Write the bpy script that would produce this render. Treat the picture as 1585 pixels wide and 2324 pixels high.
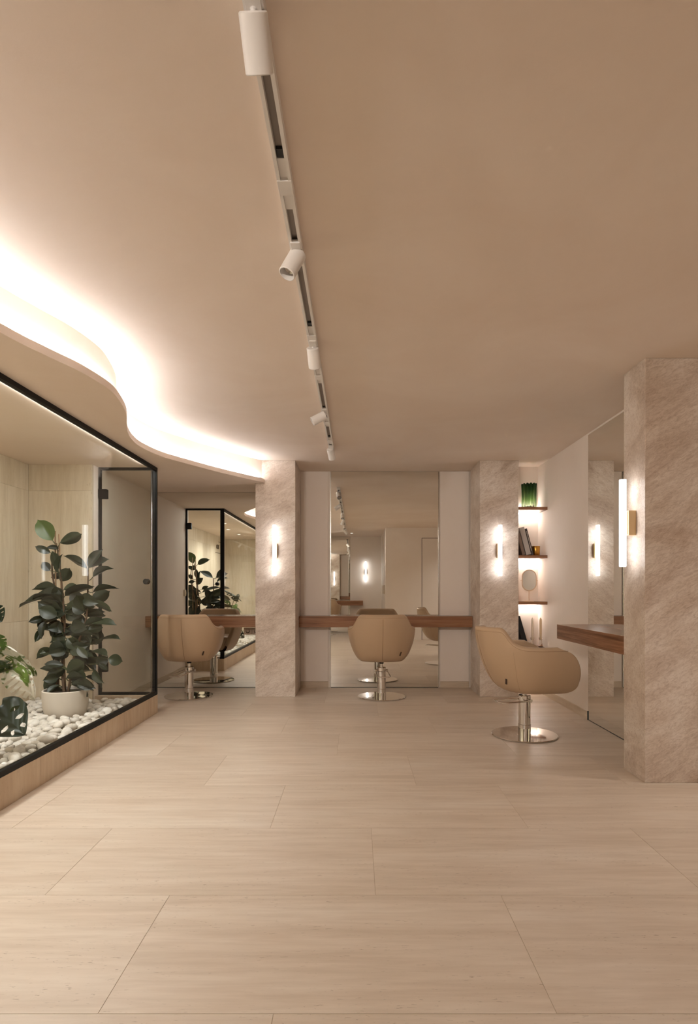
import bpy, bmesh, math, random
from mathutils import Vector, Matrix, Euler

# ---------------------------------------------------------------- clear
for o in list(bpy.data.objects):
    bpy.data.objects.remove(o, do_unlink=True)
scene = bpy.context.scene
C = scene.collection

# ---------------------------------------------------------------- camera (picture taken as 1585 x 2324)
F, H0, VX, VY = 1335.0, 1.12, 808.0, 1336.0
cam = bpy.data.cameras.new('camera')
cam.sensor_fit = 'VERTICAL'
cam.sensor_height = 36.0
cam.lens = F / 2324.0 * 36.0
cam.shift_x = (792.5 - VX) / 2324.0
cam.shift_y = (VY - 1162.0) / 2324.0
cam.clip_start = 0.05
cam_o = bpy.data.objects.new('camera', cam)
cam_o.location = (0, 0, H0)
cam_o.rotation_euler = (math.pi / 2, 0, 0)
C.objects.link(cam_o)
scene.camera = cam_o

# ---------------------------------------------------------------- world, exposure
w = bpy.data.worlds.new('world')
w.use_nodes = True
w.node_tree.nodes['Background'].inputs[0].default_value = (0.9, 0.85, 0.8, 1)
w.node_tree.nodes['Background'].inputs[1].default_value = 0.02
scene.world = w
scene.view_settings.view_transform = 'Standard'
scene.view_settings.look = 'None'
scene.view_settings.gamma = 1.0
scene.view_settings.use_curve_mapping = False
scene.view_settings.exposure = 0.42

COVE = 25.0        # led strip in the ceiling cove
TUBE = 6.2         # wall light tubes
SHELF = 42.0        # led under the shelves
GARDEN = 55.0      # downlights over the indoor garden (W)
CORR = 42.0       # unseen passage downlights (W), partly added fill
LEDCOL = (0.87, 0.98, 1.12)
GSTRIP = 60.0      # added led strip hidden behind the top rail of the garden glass
FLOOD_FILL = 105.0      # spotlights added unseen on a rear rail to brighten the back (W)

def px(u, v, Y):
    """pixel + distance -> world point"""
    return Vector(((u - VX) * Y / F, Y, H0 - (v - VY) * Y / F))

# ---------------------------------------------------------------- materials
def srgb(r, g, b):
    def f(c):
        c /= 255.0
        return c / 12.92 if c <= 0.04045 else ((c + 0.055) / 1.055) ** 2.4
    return (f(r), f(g), f(b), 1.0)

MATS = {}
def new_mat(name):
    m = bpy.data.materials.new(name)
    m.use_nodes = True
    MATS[name] = m
    nt = m.node_tree
    return m, nt, nt.nodes['Principled BSDF']

def plain(name, col, rough=0.5, metal=0.0, spec=0.5, emis=None, estr=0.0):
    m, nt, b = new_mat(name)
    b.inputs['Base Color'].default_value = col
    b.inputs['Roughness'].default_value = rough
    b.inputs['Metallic'].default_value = metal
    b.inputs['Specular IOR Level'].default_value = spec
    if emis:
        b.inputs['Emission Color'].default_value = emis
        b.inputs['Emission Strength'].default_value = estr
    return m

def coords(nt, scale, rot=(0, 0, 0), rnd=False):
    """world position, stretched; each object shifted at random if rnd"""
    g = nt.nodes.new('ShaderNodeNewGeometry')
    out = g.outputs['Position']
    if rnd:
        oi = nt.nodes.new('ShaderNodeObjectInfo')
        mul = nt.nodes.new('ShaderNodeVectorMath'); mul.operation = 'SCALE'
        mul.inputs[0].default_value = (37.0, 53.0, 71.0)
        nt.links.new(oi.outputs['Random'], mul.inputs['Scale'])
        add = nt.nodes.new('ShaderNodeVectorMath'); add.operation = 'ADD'
        nt.links.new(out, add.inputs[0]); nt.links.new(mul.outputs[0], add.inputs[1])
        out = add.outputs[0]
    if any(rot):
        mr = nt.nodes.new('ShaderNodeMapping')
        mr.inputs['Rotation'].default_value = rot
        nt.links.new(out, mr.inputs['Vector'])
        out = mr.outputs['Vector']
    mp = nt.nodes.new('ShaderNodeMapping')
    mp.inputs['Scale'].default_value = scale
    nt.links.new(out, mp.inputs['Vector'])
    return mp.outputs['Vector']

def noise(nt, vec, scale, detail=4, rough=0.55, dist=0.0):
    n = nt.nodes.new('ShaderNodeTexNoise')
    n.inputs['Scale'].default_value = scale
    n.inputs['Detail'].default_value = detail
    n.inputs['Roughness'].default_value = rough
    n.inputs['Distortion'].default_value = dist
    nt.links.new(vec, n.inputs['Vector'])
    return n.outputs['Fac']

def ramp(nt, fac, stops):
    r = nt.nodes.new('ShaderNodeValToRGB')
    el = r.color_ramp.elements
    while len(el) < len(stops):
        el.new(0.5)
    for e, (p, c) in zip(el, stops):
        e.position = p; e.color = c
    nt.links.new(fac, r.inputs['Fac'])
    return r.outputs['Color']

def mix(nt, a, b, fac, mode='MIX'):
    m = nt.nodes.new('ShaderNodeMix'); m.data_type = 'RGBA'; m.blend_type = mode
    for s, v in ((6, a), (7, b)):
        if isinstance(v, tuple): m.inputs[s].default_value = v
        else: nt.links.new(v, m.inputs[s])
    if isinstance(fac, float): m.inputs[0].default_value = fac
    else: nt.links.new(fac, m.inputs[0])
    return m.outputs[2]

def bump(nt, bsdf, height, strength, distance=0.01):
    bp = nt.nodes.new('ShaderNodeBump')
    bp.inputs['Strength'].default_value = strength
    bp.inputs['Distance'].default_value = distance
    nt.links.new(height, bp.inputs['Height'])
    nt.links.new(bp.outputs['Normal'], bsdf.inputs['Normal'])

def plaster(name, c1, c2, rough=0.75):
    m, nt, b = new_mat(name)
    v = coords(nt, (1, 1, 1))
    n1 = noise(nt, v, 1.3, 5, 0.6, 0.6)
    nt.links.new(ramp(nt, n1, [(0.3, c1), (0.7, c2)]), b.inputs['Base Color'])
    b.inputs['Roughness'].default_value = rough
    b.inputs['Specular IOR Level'].default_value = 0.25
    n2 = noise(nt, v, 55.0, 4, 0.6)
    bump(nt, b, n2, 0.10, 0.004)
    return m

def travertine(name, cols, scale, rot=(0, 0, 0), rough=0.38, pits=True, rnd=True):
    m, nt, b = new_mat(name)
    v = coords(nt, scale, rot, rnd)
    big = noise(nt, v, 1.0, 6, 0.62, 0.35)
    fine = noise(nt, v, 5.5, 5, 0.6, 0.2)
    c = ramp(nt, big, [(0.28, cols[0]), (0.5, cols[1]), (0.72, cols[2])])
    c = mix(nt, c, ramp(nt, fine, [(0.35, cols[3]), (0.62, (1, 1, 1, 1))]), 0.30, 'MULTIPLY')
    if pits:
        v2 = coords(nt, tuple((s * 16.0 if s < 1 else s * 7.0) for s in scale), rot, rnd)
        p = noise(nt, v2, 4.2, 3, 0.55, 0.4)
        band = noise(nt, v, 1.7, 3, 0.6, 0.2)
        pm = ramp(nt, p, [(0.64, (0, 0, 0, 1)), (0.69, (1, 1, 1, 1))])
        bm_ = ramp(nt, band, [(0.42, (0, 0, 0, 1)), (0.60, (1, 1, 1, 1))])
        mask = mix(nt, pm, bm_, 1.0, 'MULTIPLY')
        mul = nt.nodes.new('ShaderNodeMath'); mul.operation = 'MULTIPLY'; mul.inputs[1].default_value = 0.62
        nt.links.new(mask, mul.inputs[0])
        c = mix(nt, c, cols[4], mul.outputs[0])
    # each slab a little lighter or darker
    if rnd:
        oi = nt.nodes.new('ShaderNodeObjectInfo')
        tone = ramp(nt, oi.outputs['Random'], [(0.0, (0.93, 0.925, 0.92, 1)), (1.0, (1.0, 1.0, 1.0, 1))])
        c = mix(nt, c, tone, 1.0, 'MULTIPLY')
    nt.links.new(c, b.inputs['Base Color'])
    b.inputs['Roughness'].default_value = rough
    bump(nt, b, fine, 0.04, 0.003)
    return m

WALL1, WALL2 = srgb(238, 225, 213), srgb(243, 232, 221)
M_wall = plaster('wall_plaster', WALL1, WALL2)
M_ceil = plaster('ceiling_limewash', srgb(233, 214, 197), srgb(240, 224, 209), 0.8)
M_panel = plaster('wall_panel_paint', srgb(238, 226, 215), srgb(241, 230, 220), 0.6)
M_floor = travertine('travertine_tile', [srgb(208, 190, 170), srgb(219, 202, 183), srgb(226, 212, 195), srgb(210, 196, 182), srgb(150, 124, 100)],
                     (0.55, 6.0, 6.0))
M_grout = plain('grout', srgb(190, 170, 146), 0.8)
M_trav_v = travertine('travertine_cladding', [srgb(212, 196, 168), srgb(225, 211, 186), srgb(234, 223, 203), srgb(214, 201, 181), srgb(164, 143, 114)],
                      (5.0, 5.0, 0.5), rough=0.45)
M_plinth = travertine('travertine_plinth', [srgb(212, 188, 160), srgb(222, 200, 172), srgb(229, 210, 185), srgb(212, 194, 174), srgb(166, 136, 108)],
                      (5.0, 5.0, 0.7), rough=0.45)
M_base = travertine('travertine_baseboard', [srgb(206, 188, 166), srgb(216, 198, 176), srgb(224, 209, 190), srgb(208, 194, 178), srgb(160, 136, 110)],
                    (0.7, 0.7, 9.0), rough=0.5, pits=False)

def stone_mat():
    m, nt, b = new_mat('taupe_quartzite')
    v = coords(nt, (1.0, 1.0, 1.0))
    va = coords(nt, (1.5, 3.2, 4.6), (math.radians(20), math.radians(30), 0.0))
    big = noise(nt, v, 1.6, 4, 0.6, 0.8)
    cloud = noise(nt, va, 1.0, 8, 0.68, 1.1)
    fib = noise(nt, va, 6.0, 7, 0.66, 3.0)
    fine = noise(nt, va, 26.0, 3, 0.6, 1.0)
    c = ramp(nt, cloud, [(0.22, srgb(180, 158, 140)), (0.40, srgb(213, 197, 183)), (0.54, srgb(232, 220, 208)), (0.70, srgb(244, 236, 227))])
    c = mix(nt, c, ramp(nt, big, [(0.35, srgb(226, 216, 205)), (0.65, (1, 1, 1, 1))]), 0.7, 'MULTIPLY')
    c = mix(nt, c, ramp(nt, fib, [(0.33, srgb(186, 165, 150)), (0.52, (1, 1, 1, 1))]), 0.34, 'MULTIPLY')
    c = mix(nt, c, ramp(nt, fine, [(0.36, srgb(206, 188, 174)), (0.55, (1, 1, 1, 1))]), 0.35, 'MULTIPLY')
    nt.links.new(c, b.inputs['Base Color'])
    b.inputs['Roughness'].default_value = 0.42
    b.inputs['Specular IOR Level'].default_value = 0.4
    bump(nt, b, fib, 0.05, 0.003)
    return m
M_stone = stone_mat()

def wood_mat(name, scale):
    m, nt, b = new_mat(name)
    v = coords(nt, scale)
    g = noise(nt, v, 1.0, 6, 0.6, 0.8)
    f = noise(nt, v, 6.0, 4, 0.6, 0.3)
    c = ramp(nt, g, [(0.28, srgb(104, 68, 46)), (0.44, srgb(142, 99, 71)), (0.58, srgb(166, 121, 90)), (0.76, srgb(122, 82, 58))])
    c = mix(nt, c, ramp(nt, f, [(0.35, srgb(190, 170, 155)), (0.6, (1, 1, 1, 1))]), 0.45, 'MULTIPLY')
    nt.links.new(c, b.inputs['Base Color'])
    b.inputs['Roughness'].default_value = 0.24
    return m
M_wood_x = wood_mat('walnut_grain_across', (0.7, 14.0, 24.0))
M_wood_y = wood_mat('walnut_grain_along', (14.0, 0.7, 24.0))

M_mirror = plain('mirror_silver', (0.86, 0.86, 0.82, 1), 0.0, 1.0)
M_mirror_edge = plain('mirror_edge', (0.05, 0.06, 0.05, 1), 0.2)
M_chrome = plain('polished_chrome', (0.78, 0.76, 0.73, 1), 0.06, 1.0)
M_black = plain('black_metal', (0.005, 0.005, 0.005, 1), 0.5, spec=0.25)
M_blackplastic = plain('black_plastic', (0.01, 0.01, 0.01, 1), 0.4)
M_brass = plain('brushed_brass', srgb(206, 176, 132), 0.38, 0.35)
M_white = plain('white_powder_coat', srgb(232, 226, 220), 0.45)
M_trackin = plain('track_channel', srgb(150, 140, 132), 0.6)
M_silver = plain('lamp_reflector', srgb(190, 185, 178), 0.2, 0.9)
M_tube = plain('lit_tube', (1, 1, 1, 1), 0.4, emis=(0.96, 0.975, 1.02, 1), estr=TUBE)
M_led = plain('led_cove', (1, 1, 1, 1), 0.4, emis=LEDCOL + (1,), estr=COVE)
M_ledshelf = plain('led_shelf', (1, 1, 1, 1), 0.4, emis=(1.0, 0.97, 0.93, 1), estr=SHELF)
M_lamp = plain('lit_lamp_disc', (1, 1, 1, 1), 0.4, emis=(1.0, 0.97, 0.93, 1), estr=4.0)
M_pot = plaster('pot_ceramic', srgb(214, 204, 190), srgb(228, 219, 206), 0.7)
M_soil = plain('soil', srgb(48, 36, 26), 0.95)
M_stem = plain('woody_stem', srgb(92, 70, 50), 0.8)
M_petiole = plain('green_petiole', srgb(66, 72, 40), 0.6)
M_cane = plain('bamboo_cane', srgb(138, 108, 78), 0.7)
M_socket = plain('socket_plastic', srgb(190, 165, 140), 0.45)
M_switch = plain('switch_plastic', srgb(236, 222, 200), 0.45)
M_letter = plain('letter_bronze', srgb(84, 66, 44), 0.5)
M_gap = plain('dark_gap', srgb(70, 52, 40), 0.8)

def leather():
    m, nt, b = new_mat('beige_leather')
    v = coords(nt, (1, 1, 1))
    n = noise(nt, v, 260.0, 3, 0.6)
    b.inputs['Base Color'].default_value = srgb(196, 168, 138)
    b.inputs['Roughness'].default_value = 0.46
    b.inputs['Specular IOR Level'].default_value = 0.4
    bump(nt, b, n, 0.08, 0.002)
    return m
M_leather = leather()
M_seam = plain('leather_seam', srgb(164, 134, 104), 0.6)

def leaf_mat(name, c1, c2, rough=0.32, white=None):
    m, nt, b = new_mat(name)
    oi = nt.nodes.new('ShaderNodeObjectInfo')
    c = ramp(nt, oi.outputs['Random'], [(0.0, c1), (1.0, c2)])
    if white:
        v = coords(nt, (1, 1, 1))
        n = noise(nt, v, 9.0, 3, 0.5, 1.2)
        c = mix(nt, c, white, ramp(nt, n, [(0.47, (0, 0, 0, 1)), (0.52, (1, 1, 1, 1))]))
    nt.links.new(c, b.inputs['Base Color'])
    b.inputs['Roughness'].default_value = rough
    b.inputs['Subsurface Weight'].default_value = 0.0
    return m
M_ficus = leaf_mat('rubber_plant_leaf', srgb(28, 36, 24), srgb(44, 54, 32), 0.42)
M_ficus_top = leaf_mat('young_rubber_plant_leaf', srgb(70, 86, 40), srgb(74, 92, 44))
M_rib = plain('leaf_midrib', srgb(84, 92, 62), 0.5)
M_mon = leaf_mat('monstera_leaf', srgb(52, 78, 34), srgb(80, 118, 44))
M_mon_dark = leaf_mat('dark_monstera_leaf', srgb(30, 46, 30), srgb(36, 54, 34), 0.45)
M_mon_var = leaf_mat('variegated_monstera_leaf', srgb(84, 110, 44), srgb(104, 128, 56), white=srgb(236, 234, 222))

def pebble_mat():
    m, nt, b = new_mat('white_pebble')
    oi = nt.nodes.new('ShaderNodeObjectInfo')
    c = ramp(nt, oi.outputs['Random'], [(0.0, srgb(214, 206, 194)), (0.6, srgb(232, 226, 216)), (1.0, srgb(240, 236, 228))])
    v = coords(nt, (1, 1, 1))
    n = noise(nt, v, 22.0, 4, 0.6, 0.8)
    c = mix(nt, c, ramp(nt, n, [(0.3, srgb(205, 198, 188)), (0.6, (1, 1, 1, 1))]), 0.5, 'MULTIPLY')
    nt.links.new(c, b.inputs['Base Color'])
    b.inputs['Roughness'].default_value = 0.55
    return m
M_pebble = pebble_mat()

def pane_mat():
    """thin clear pane: mostly see-through, mirror-like at a glancing angle (Schlick)"""
    m = bpy.data.materials.new('clear_glass_pane'); m.use_nodes = True
    nt = m.node_tree
    for n in list(nt.nodes): nt.nodes.remove(n)
    out = nt.nodes.new('ShaderNodeOutputMaterial')
    tr = nt.nodes.new('ShaderNodeBsdfTransparent'); tr.inputs[0].default_value = (0.975, 0.98, 0.955, 1)
    gl = nt.nodes.new('ShaderNodeBsdfGlossy'); gl.inputs['Roughness'].default_value = 0.0
    gl.inputs[0].default_value = (0.95, 0.97, 0.95, 1)
    g = nt.nodes.new('ShaderNodeNewGeometry')
    d = nt.nodes.new('ShaderNodeVectorMath'); d.operation = 'DOT_PRODUCT'
    nt.links.new(g.outputs['Normal'], d.inputs[0]); nt.links.new(g.outputs['Incoming'], d.inputs[1])
    def mth(op, a, b=None):
        n = nt.nodes.new('ShaderNodeMath'); n.operation = op
        for i, v in enumerate((a, b)):
            if v is None: continue
            if isinstance(v, (int, float)): n.inputs[i].default_value = v
            else: nt.links.new(v, n.inputs[i])
        return n.outputs[0]
    f = mth('ADD', mth('MULTIPLY', mth('POWER', mth('SUBTRACT', 1.0, mth('ABSOLUTE', d.outputs['Value'])), 5.0), 0.30), 0.012)
    mx = nt.nodes.new('ShaderNodeMixShader')
    nt.links.new(f, mx.inputs[0]); nt.links.new(tr.outputs[0], mx.inputs[1]); nt.links.new(gl.outputs[0], mx.inputs[2])
    nt.links.new(mx.outputs[0], out.inputs[0])
    return m
M_pane = pane_mat()

# ---------------------------------------------------------------- mesh helpers
def mesh_obj(name, verts, faces, mat, parent=None, smooth=False, loc=(0, 0, 0)):
    me = bpy.data.meshes.new(name)
    me.from_pydata([tuple(v) for v in verts], [], [tuple(f) for f in faces])
    me.update()
    if mat: me.materials.append(mat)
    if smooth:
        for p in me.polygons: p.use_smooth = True
    o = bpy.data.objects.new(name, me)
    C.objects.link(o)
    o.location = loc
    if parent: o.parent = parent
    return o

def bm_obj(name, bm, mat, parent=None, smooth=False, loc=(0, 0, 0)):
    bmesh.ops.recalc_face_normals(bm, faces=bm.faces)
    me = bpy.data.meshes.new(name)
    bm.to_mesh(me); bm.free()
    if mat: me.materials.append(mat)
    if smooth:
        for p in me.polygons: p.use_smooth = True
    o = bpy.data.objects.new(name, me)
    C.objects.link(o)
    o.location = loc
    if parent: o.parent = parent
    return o

def box(name, x0, x1, y0, y1, z0, z1, mat, parent=None, bevel=0.0, loc=(0, 0, 0)):
    bm = bmesh.new()
    vs = [bm.verts.new((x, y, z)) for x in (x0, x1) for y in (y0, y1) for z in (z0, z1)]
    for f in ((0, 1, 3, 2), (4, 6, 7, 5), (0, 4, 5, 1), (2, 3, 7, 6), (0, 2, 6, 4), (1, 5, 7, 3)):
        bm.faces.new([vs[i] for i in f])
    if bevel > 0:
        bmesh.ops.bevel(bm, geom=list(bm.edges), offset=bevel, segments=2, affect='EDGES', profile=0.5)
    return bm_obj(name, bm, mat, parent, False, loc)

def bm_tube(bm, pts, r, n=10, caps=True, closed=False):
    """tube along points; r a number or one per point"""
    pts = [Vector(p) for p in pts]
    k = len(pts)
    rs = r if isinstance(r, (list, tuple)) else [r] * k
    rings = []
    prev = None
    for i, p in enumerate(pts):
        if closed: t = pts[(i + 1) % k] - pts[i - 1]
        else: t = pts[min(i + 1, k - 1)] - pts[max(i - 1, 0)]
        t.normalize()
        if prev is None:
            a = Vector((0, 0, 1)) if abs(t.z) < 0.9 else Vector((1, 0, 0))
            nrm = t.cross(a).normalized()
        else:
            nrm = (prev - t * prev.dot(t)).normalized()
        prev = nrm
        bn = t.cross(nrm)
        rings.append([bm.verts.new(p + (nrm * math.cos(2 * math.pi * j / n) + bn * math.sin(2 * math.pi * j / n)) * rs[i]) for j in range(n)])
    for i in range(k if closed else k - 1):
        a, b = rings[i], rings[(i + 1) % k]
        for j in range(n):
            bm.faces.new((a[j], a[(j + 1) % n], b[(j + 1) % n], b[j]))
    if caps and not closed:
        bm.faces.new(rings[0][::-1]); bm.faces.new(rings[-1])

def tube(name, pts, r, mat, parent=None, n=10, closed=False, loc=(0, 0, 0)):
    bm = bmesh.new(); bm_tube(bm, pts, r, n, True, closed)
    return bm_obj(name, bm, mat, parent, True, loc)

def lathe(name, prof, mat, parent=None, n=48, loc=(0, 0, 0), smooth=True, split=35):
    """profile of (radius, z) turned about z"""
    bm = bmesh.new()
    rings = []
    for r, z in prof:
        if r < 1e-6: rings.append([bm.verts.new((0, 0, z))])
        else: rings.append([bm.verts.new((r * math.cos(2 * math.pi * j / n), r * math.sin(2 * math.pi * j / n), z)) for j in range(n)])
    for a, b in zip(rings, rings[1:]):
        for j in range(n):
            q = (j + 1) % n
            if len(a) == 1 and len(b) == 1: continue
            if len(a) == 1: bm.faces.new((a[0], b[q], b[j]))
            elif len(b) == 1: bm.faces.new((a[j], a[q], b[0]))
            else: bm.faces.new((a[j], a[q], b[q], b[j]))
    o = bm_obj(name, bm, mat, parent, smooth, loc)
    if smooth and split:
        o.data.set_sharp_from_angle(angle=math.radians(split))
    return o

def tag(o, label=None, cat=None, group=None, kind=None):
    if label: o['label'] = label
    if cat: o['category'] = cat
    if group: o['group'] = group
    if kind: o['kind'] = kind
    return o

def thing(name, label, cat, loc=(0, 0, 0), rotz=0.0, group=None):
    o = bpy.data.objects.new(name, None)
    o.empty_display_size = 0.1
    C.objects.link(o)
    o.location = loc; o.rotation_euler = (0, 0, rotz)
    return tag(o, label, cat, group)

def struct(o, label, cat):
    return tag(o, label, cat, None, 'structure')

def extrude_poly(name, poly, z0, z1, mat, parent=None, smooth_sides=False):
    n = len(poly)
    vs = [(x, y, z0) for x, y in poly] + [(x, y, z1) for x, y in poly]
    fs = [tuple(range(n))[::-1], tuple(range(n, 2 * n))] + [(i, (i + 1) % n, n + (i + 1) % n, n + i) for i in range(n)]
    o = mesh_obj(name, vs, fs, mat, parent)
    bm = bmesh.new(); bm.from_mesh(o.data)
    bmesh.ops.recalc_face_normals(bm, faces=bm.faces)
    bmesh.ops.triangulate(bm, faces=[f for f in bm.faces if len(f.verts) > 4])
    bm.to_mesh(o.data); bm.free()
    if smooth_sides:
        for p in o.data.polygons: p.use_smooth = True
        o.data.set_sharp_from_angle(angle=math.radians(30))
    return o

def catmull(P, per=6):
    out = []
    n = len(P)
    for i in range(n - 1):
        p0, p1, p2, p3 = P[max(i - 1, 0)], P[i], P[i + 1], P[min(i + 2, n - 1)]
        for k in range(per):
            t = k / per
            out.append(tuple(0.5 * ((2 * b) + (-a + c) * t + (2 * a - 5 * b + 4 * c - d) * t * t + (-a + 3 * b - 3 * c + d) * t ** 3)
                             for a, b, c, d in zip(p0, p1, p2, p3)))
    out.append(tuple(P[-1]))
    return out

def interp(tab, x):
    if x <= tab[0][0]: return tab[0][1]
    for (a, fa), (b, fb) in zip(tab, tab[1:]):
        if x <= b:
            return fa + (fb - fa) * (x - a) / (b - a)
    return tab[-1][1]

# ---------------------------------------------------------------- sizes of the place
ZC = 2.45          # ceiling
ZS = 2.212         # underside of dropped soffit
YB = 6.67          # back wall
YP = 6.10          # front of the back pillars
XL = -2.32         # left wall of the left station
XG = -1.793        # glass front of the garden
YG = 5.32          # end of the garden
XGB = -2.88        # back wall of the garden
XR = 1.99          # right wall
YREAR = -1.70
XCORR = 4.2
PL = 0.165         # plinth height

# ---------------------------------------------------------------- floor, tiles
floor = struct(box('floor', -2.95, XCORR + 0.1, YREAR - 0.1, YB + 0.12, -0.12, -0.0012, M_grout), 'beige travertine tile floor laid in long staggered slabs', 'floor')
offs = {0: -0.217, 1: 0.53, 2: 0.072, 3: 0.809, 4: 0.345, 5: 1.083, 6: 0.63, 7: 0.20, 8: 0.90}
g = 0.0008
random.seed(3)
for k in range(-5, 10):
    ya, yb = 1.55 + 0.6 * (k - 1), 1.55 + 0.6 * k
    ya, yb = max(ya, YREAR), min(yb, YB)
    if yb - ya < 0.05: continue
    off = offs.get(k, random.random() * 1.2)
    xlo = XG - 0.06 if (ya > 0.25 and yb < YG) else (XL if ya > 3 else -2.88)
    x = off - 1.21 * 8
    while x < XCORR:
        a, b_ = max(x, xlo), min(x + 1.21, XCORR)
        if b_ - a > 0.02:
            box('tile', a + g, b_ - g, ya + g, yb - g, -0.012, 0.0, M_floor, floor, 0.0004)
        x += 1.21

# ---------------------------------------------------------------- ceiling and curved soffit with cove
struct(box('ceiling', -2.95, XCORR + 0.1, YREAR - 0.1, YB + 0.12, ZC, ZC + 0.12, M_ceil), 'warm beige limewashed flat ceiling', 'ceiling')
lip_pts = [(-1.52, YREAR), (-1.62, -1.1), (-1.60, -0.5), (-1.50, 0.1), (-1.48, 0.7), (-1.56, 1.3), (-1.60, 1.9), (-1.516, 2.505), (-1.452, 2.753),
           (-1.384, 2.975), (-1.353, 3.237), (-1.383, 3.463), (-1.437, 3.681), (-1.52, 3.90), (-1.593, 4.106), (-1.641, 4.313), (-1.657, 4.541),
           (-1.606, 4.851), (-1.497, 5.097), (-1.335, 5.419), (-1.148, 5.739), (-0.955, 6.03)]
lip = catmull(lip_pts, 5)
def offset_curve(c, d):
    out = []
    for i, p in enumerate(c):
        q0, q1 = c[max(i - 1, 0)], c[min(i + 1, len(c) - 1)]
        tx, ty = q1[0] - q0[0], q1[1] - q0[1]
        l = math.hypot(tx, ty)
        out.append((p[0] - ty / l * d, p[1] + tx / l * d))
    return out
soffit = struct(extrude_poly('ceiling_soffit', lip + [(-0.945, YP - 0.001), (-1.044, YP - 0.001), (-1.044, YB - 0.001), (-2.95, YB - 0.001), (-2.95, YREAR)],
                             ZS, ZS + 0.04, M_ceil, None, True),
                'lowered beige ceiling with a wavy curved edge over the glass garden', 'ceiling')
cove = [p for p in offset_curve(lip, 0.062) if p[1] < YP - 0.01]
extrude_poly('cove_wall', cove + [(cove[-1][0] + 0.03, YP - 0.001), (-1.044, YP - 0.001), (-1.044, YB - 0.001), (-2.95, YB - 0.001), (-2.95, YREAR)],
             ZS + 0.0401, ZC - 0.0005, M_ceil, soffit, True)
la, lb = offset_curve(lip, 0.050), offset_curve(lip, 0.028)
idx = [i for i in range(len(la)) if 0.6 < la[i][1] < YP - 0.02]
vs, fs = [], []
for i in idx:
    for (q, z) in ((la[i], ZS + 0.041), (la[i], ZS + 0.047), (lb[i], ZS + 0.047), (lb[i], ZS + 0.041)):
        vs.append((q[0], q[1], z))
for k in range(len(idx) - 1):
    a, b_ = 4 * k, 4 * k + 4
    for j in range(3):
        fs.append((a + j, a + j + 1, b_ + j + 1, b_ + j))
led = mesh_obj('led_strip', vs, fs, M_led, soffit)
led['label'] = 'glowing white strip light in the cove'

# ---------------------------------------------------------------- walls
wb = struct(box('wall_back', -2.45, 1.70, YB, YB + 0.12, 0, ZC, M_wall), 'beige plaster back wall behind the mirrors', 'wall')
for (a, b_) in ((-0.626, -0.313), (0.955, 1.283)):
    box('panel', a, b_, YB - 0.012, YB, 0.071, ZC - 0.002, M_panel, wb, 0.0015)
struct(box('wall_left', XL - 0.12, XL, YG - 0.12, YB, 0, ZS, M_wall), 'plain beige plaster wall beside the left mirror', 'wall')
struct(box('wall_right', XR, XR + 0.12, 3.66, 6.54, 0, ZC, M_wall), 'beige plaster wall carrying the tall side mirror', 'wall')
struct(box('wall_niche', 1.70, XR, 6.42, 6.54, 0, ZC, M_wall), 'cream plaster back of the lit shelf niche', 'wall')
struct(box('wall_rear', -2.95, 0.65, YREAR - 0.12, YREAR, 0, ZC, M_wall), 'beige rear wall with mirror station, seen only in reflection', 'wall')
wside = struct(box('wall_cupboard', 0.65, 0.77, YREAR, 0.47, 0, ZC, M_panel), 'beige wall of flush cupboard doors, seen in the centre mirror', 'wall')
for yy in (-1.1, -0.43, -0.01):
    box('door_pull', 0.642, 0.65, yy - 0.012, yy + 0.012, 1.0, 1.2, M_brass, wside)
for yy in (-1.28, -0.77, -0.2):
    box('joint', 0.6485, 0.6501, yy - 0.002, yy + 0.002, 0.02, 2.42, M_gap, wside)
wnear = struct(box('wall_entrance', 0.77, XCORR + 0.12, 0.35, 0.47, 0, ZC, M_wall), 'plain beige wall with flush door, seen in the centre mirror', 'wall')
struct(box('wall_corridor', XCORR, XCORR + 0.12, 0.47, 3.39, 0, ZC, M_wall), 'beige wall closing the side passage', 'wall')
d = struct(box('door_2', 1.45, 2.28, 0.470, 0.476, 0.012, 2.22, M_panel, None, 0.002), 'flush beige door in the entrance wall', 'door')
for (a, b_, z0, z1) in ((1.44, 1.45, 0.0, 2.23), (2.28, 2.29, 0.0, 2.23), (1.44, 2.29, 2.22, 2.23)):
    box('door_gap', a, b_, 0.4695, 0.4712, z0, z1, M_gap, d)

# stone pillars
def pillar(x0, x1, y0, y1, label):
    return struct(box('wall_pillar', x0, x1, y0, y1, 0, ZC - 0.0005, M_stone, None, 0.0025), label, 'pillar')
pillar(-1.042, -0.628, YP, YB, 'taupe veined stone pillar between the two back mirrors')
pillar(1.287, 1.688, YP, 6.60, 'taupe veined stone pillar beside the lit shelf niche')
pillar(1.668, XCORR, 3.39, 3.66, 'broad taupe stone pillar hiding one end of the tall side mirror')

# baseboards
struct(box('baseboard_back', -0.626, -0.313, YB - 0.011, YB, 0, 0.070, M_base), 'low stone baseboard left of the centre mirror', 'baseboard')
struct(box('baseboard_back', 0.955, 1.283, YB - 0.011, YB, 0, 0.070, M_base), 'low stone baseboard right of the centre mirror', 'baseboard')
struct(box('baseboard_right', XR - 0.010, XR, 5.03, 6.42, 0, 0.070, M_base), 'low stone baseboard between side mirror and shelf niche', 'baseboard')
struct(box('baseboard_left', XL, XL + 0.010, YG + 0.01, YB, 0, 0.070, M_base), 'low stone baseboard under the left station wall', 'baseboard')
struct(box('baseboard_rear', -0.12, 0.64, YREAR, YREAR + 0.01, 0, 0.070, M_base), 'low stone baseboard on the rear wall', 'baseboard')

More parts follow.
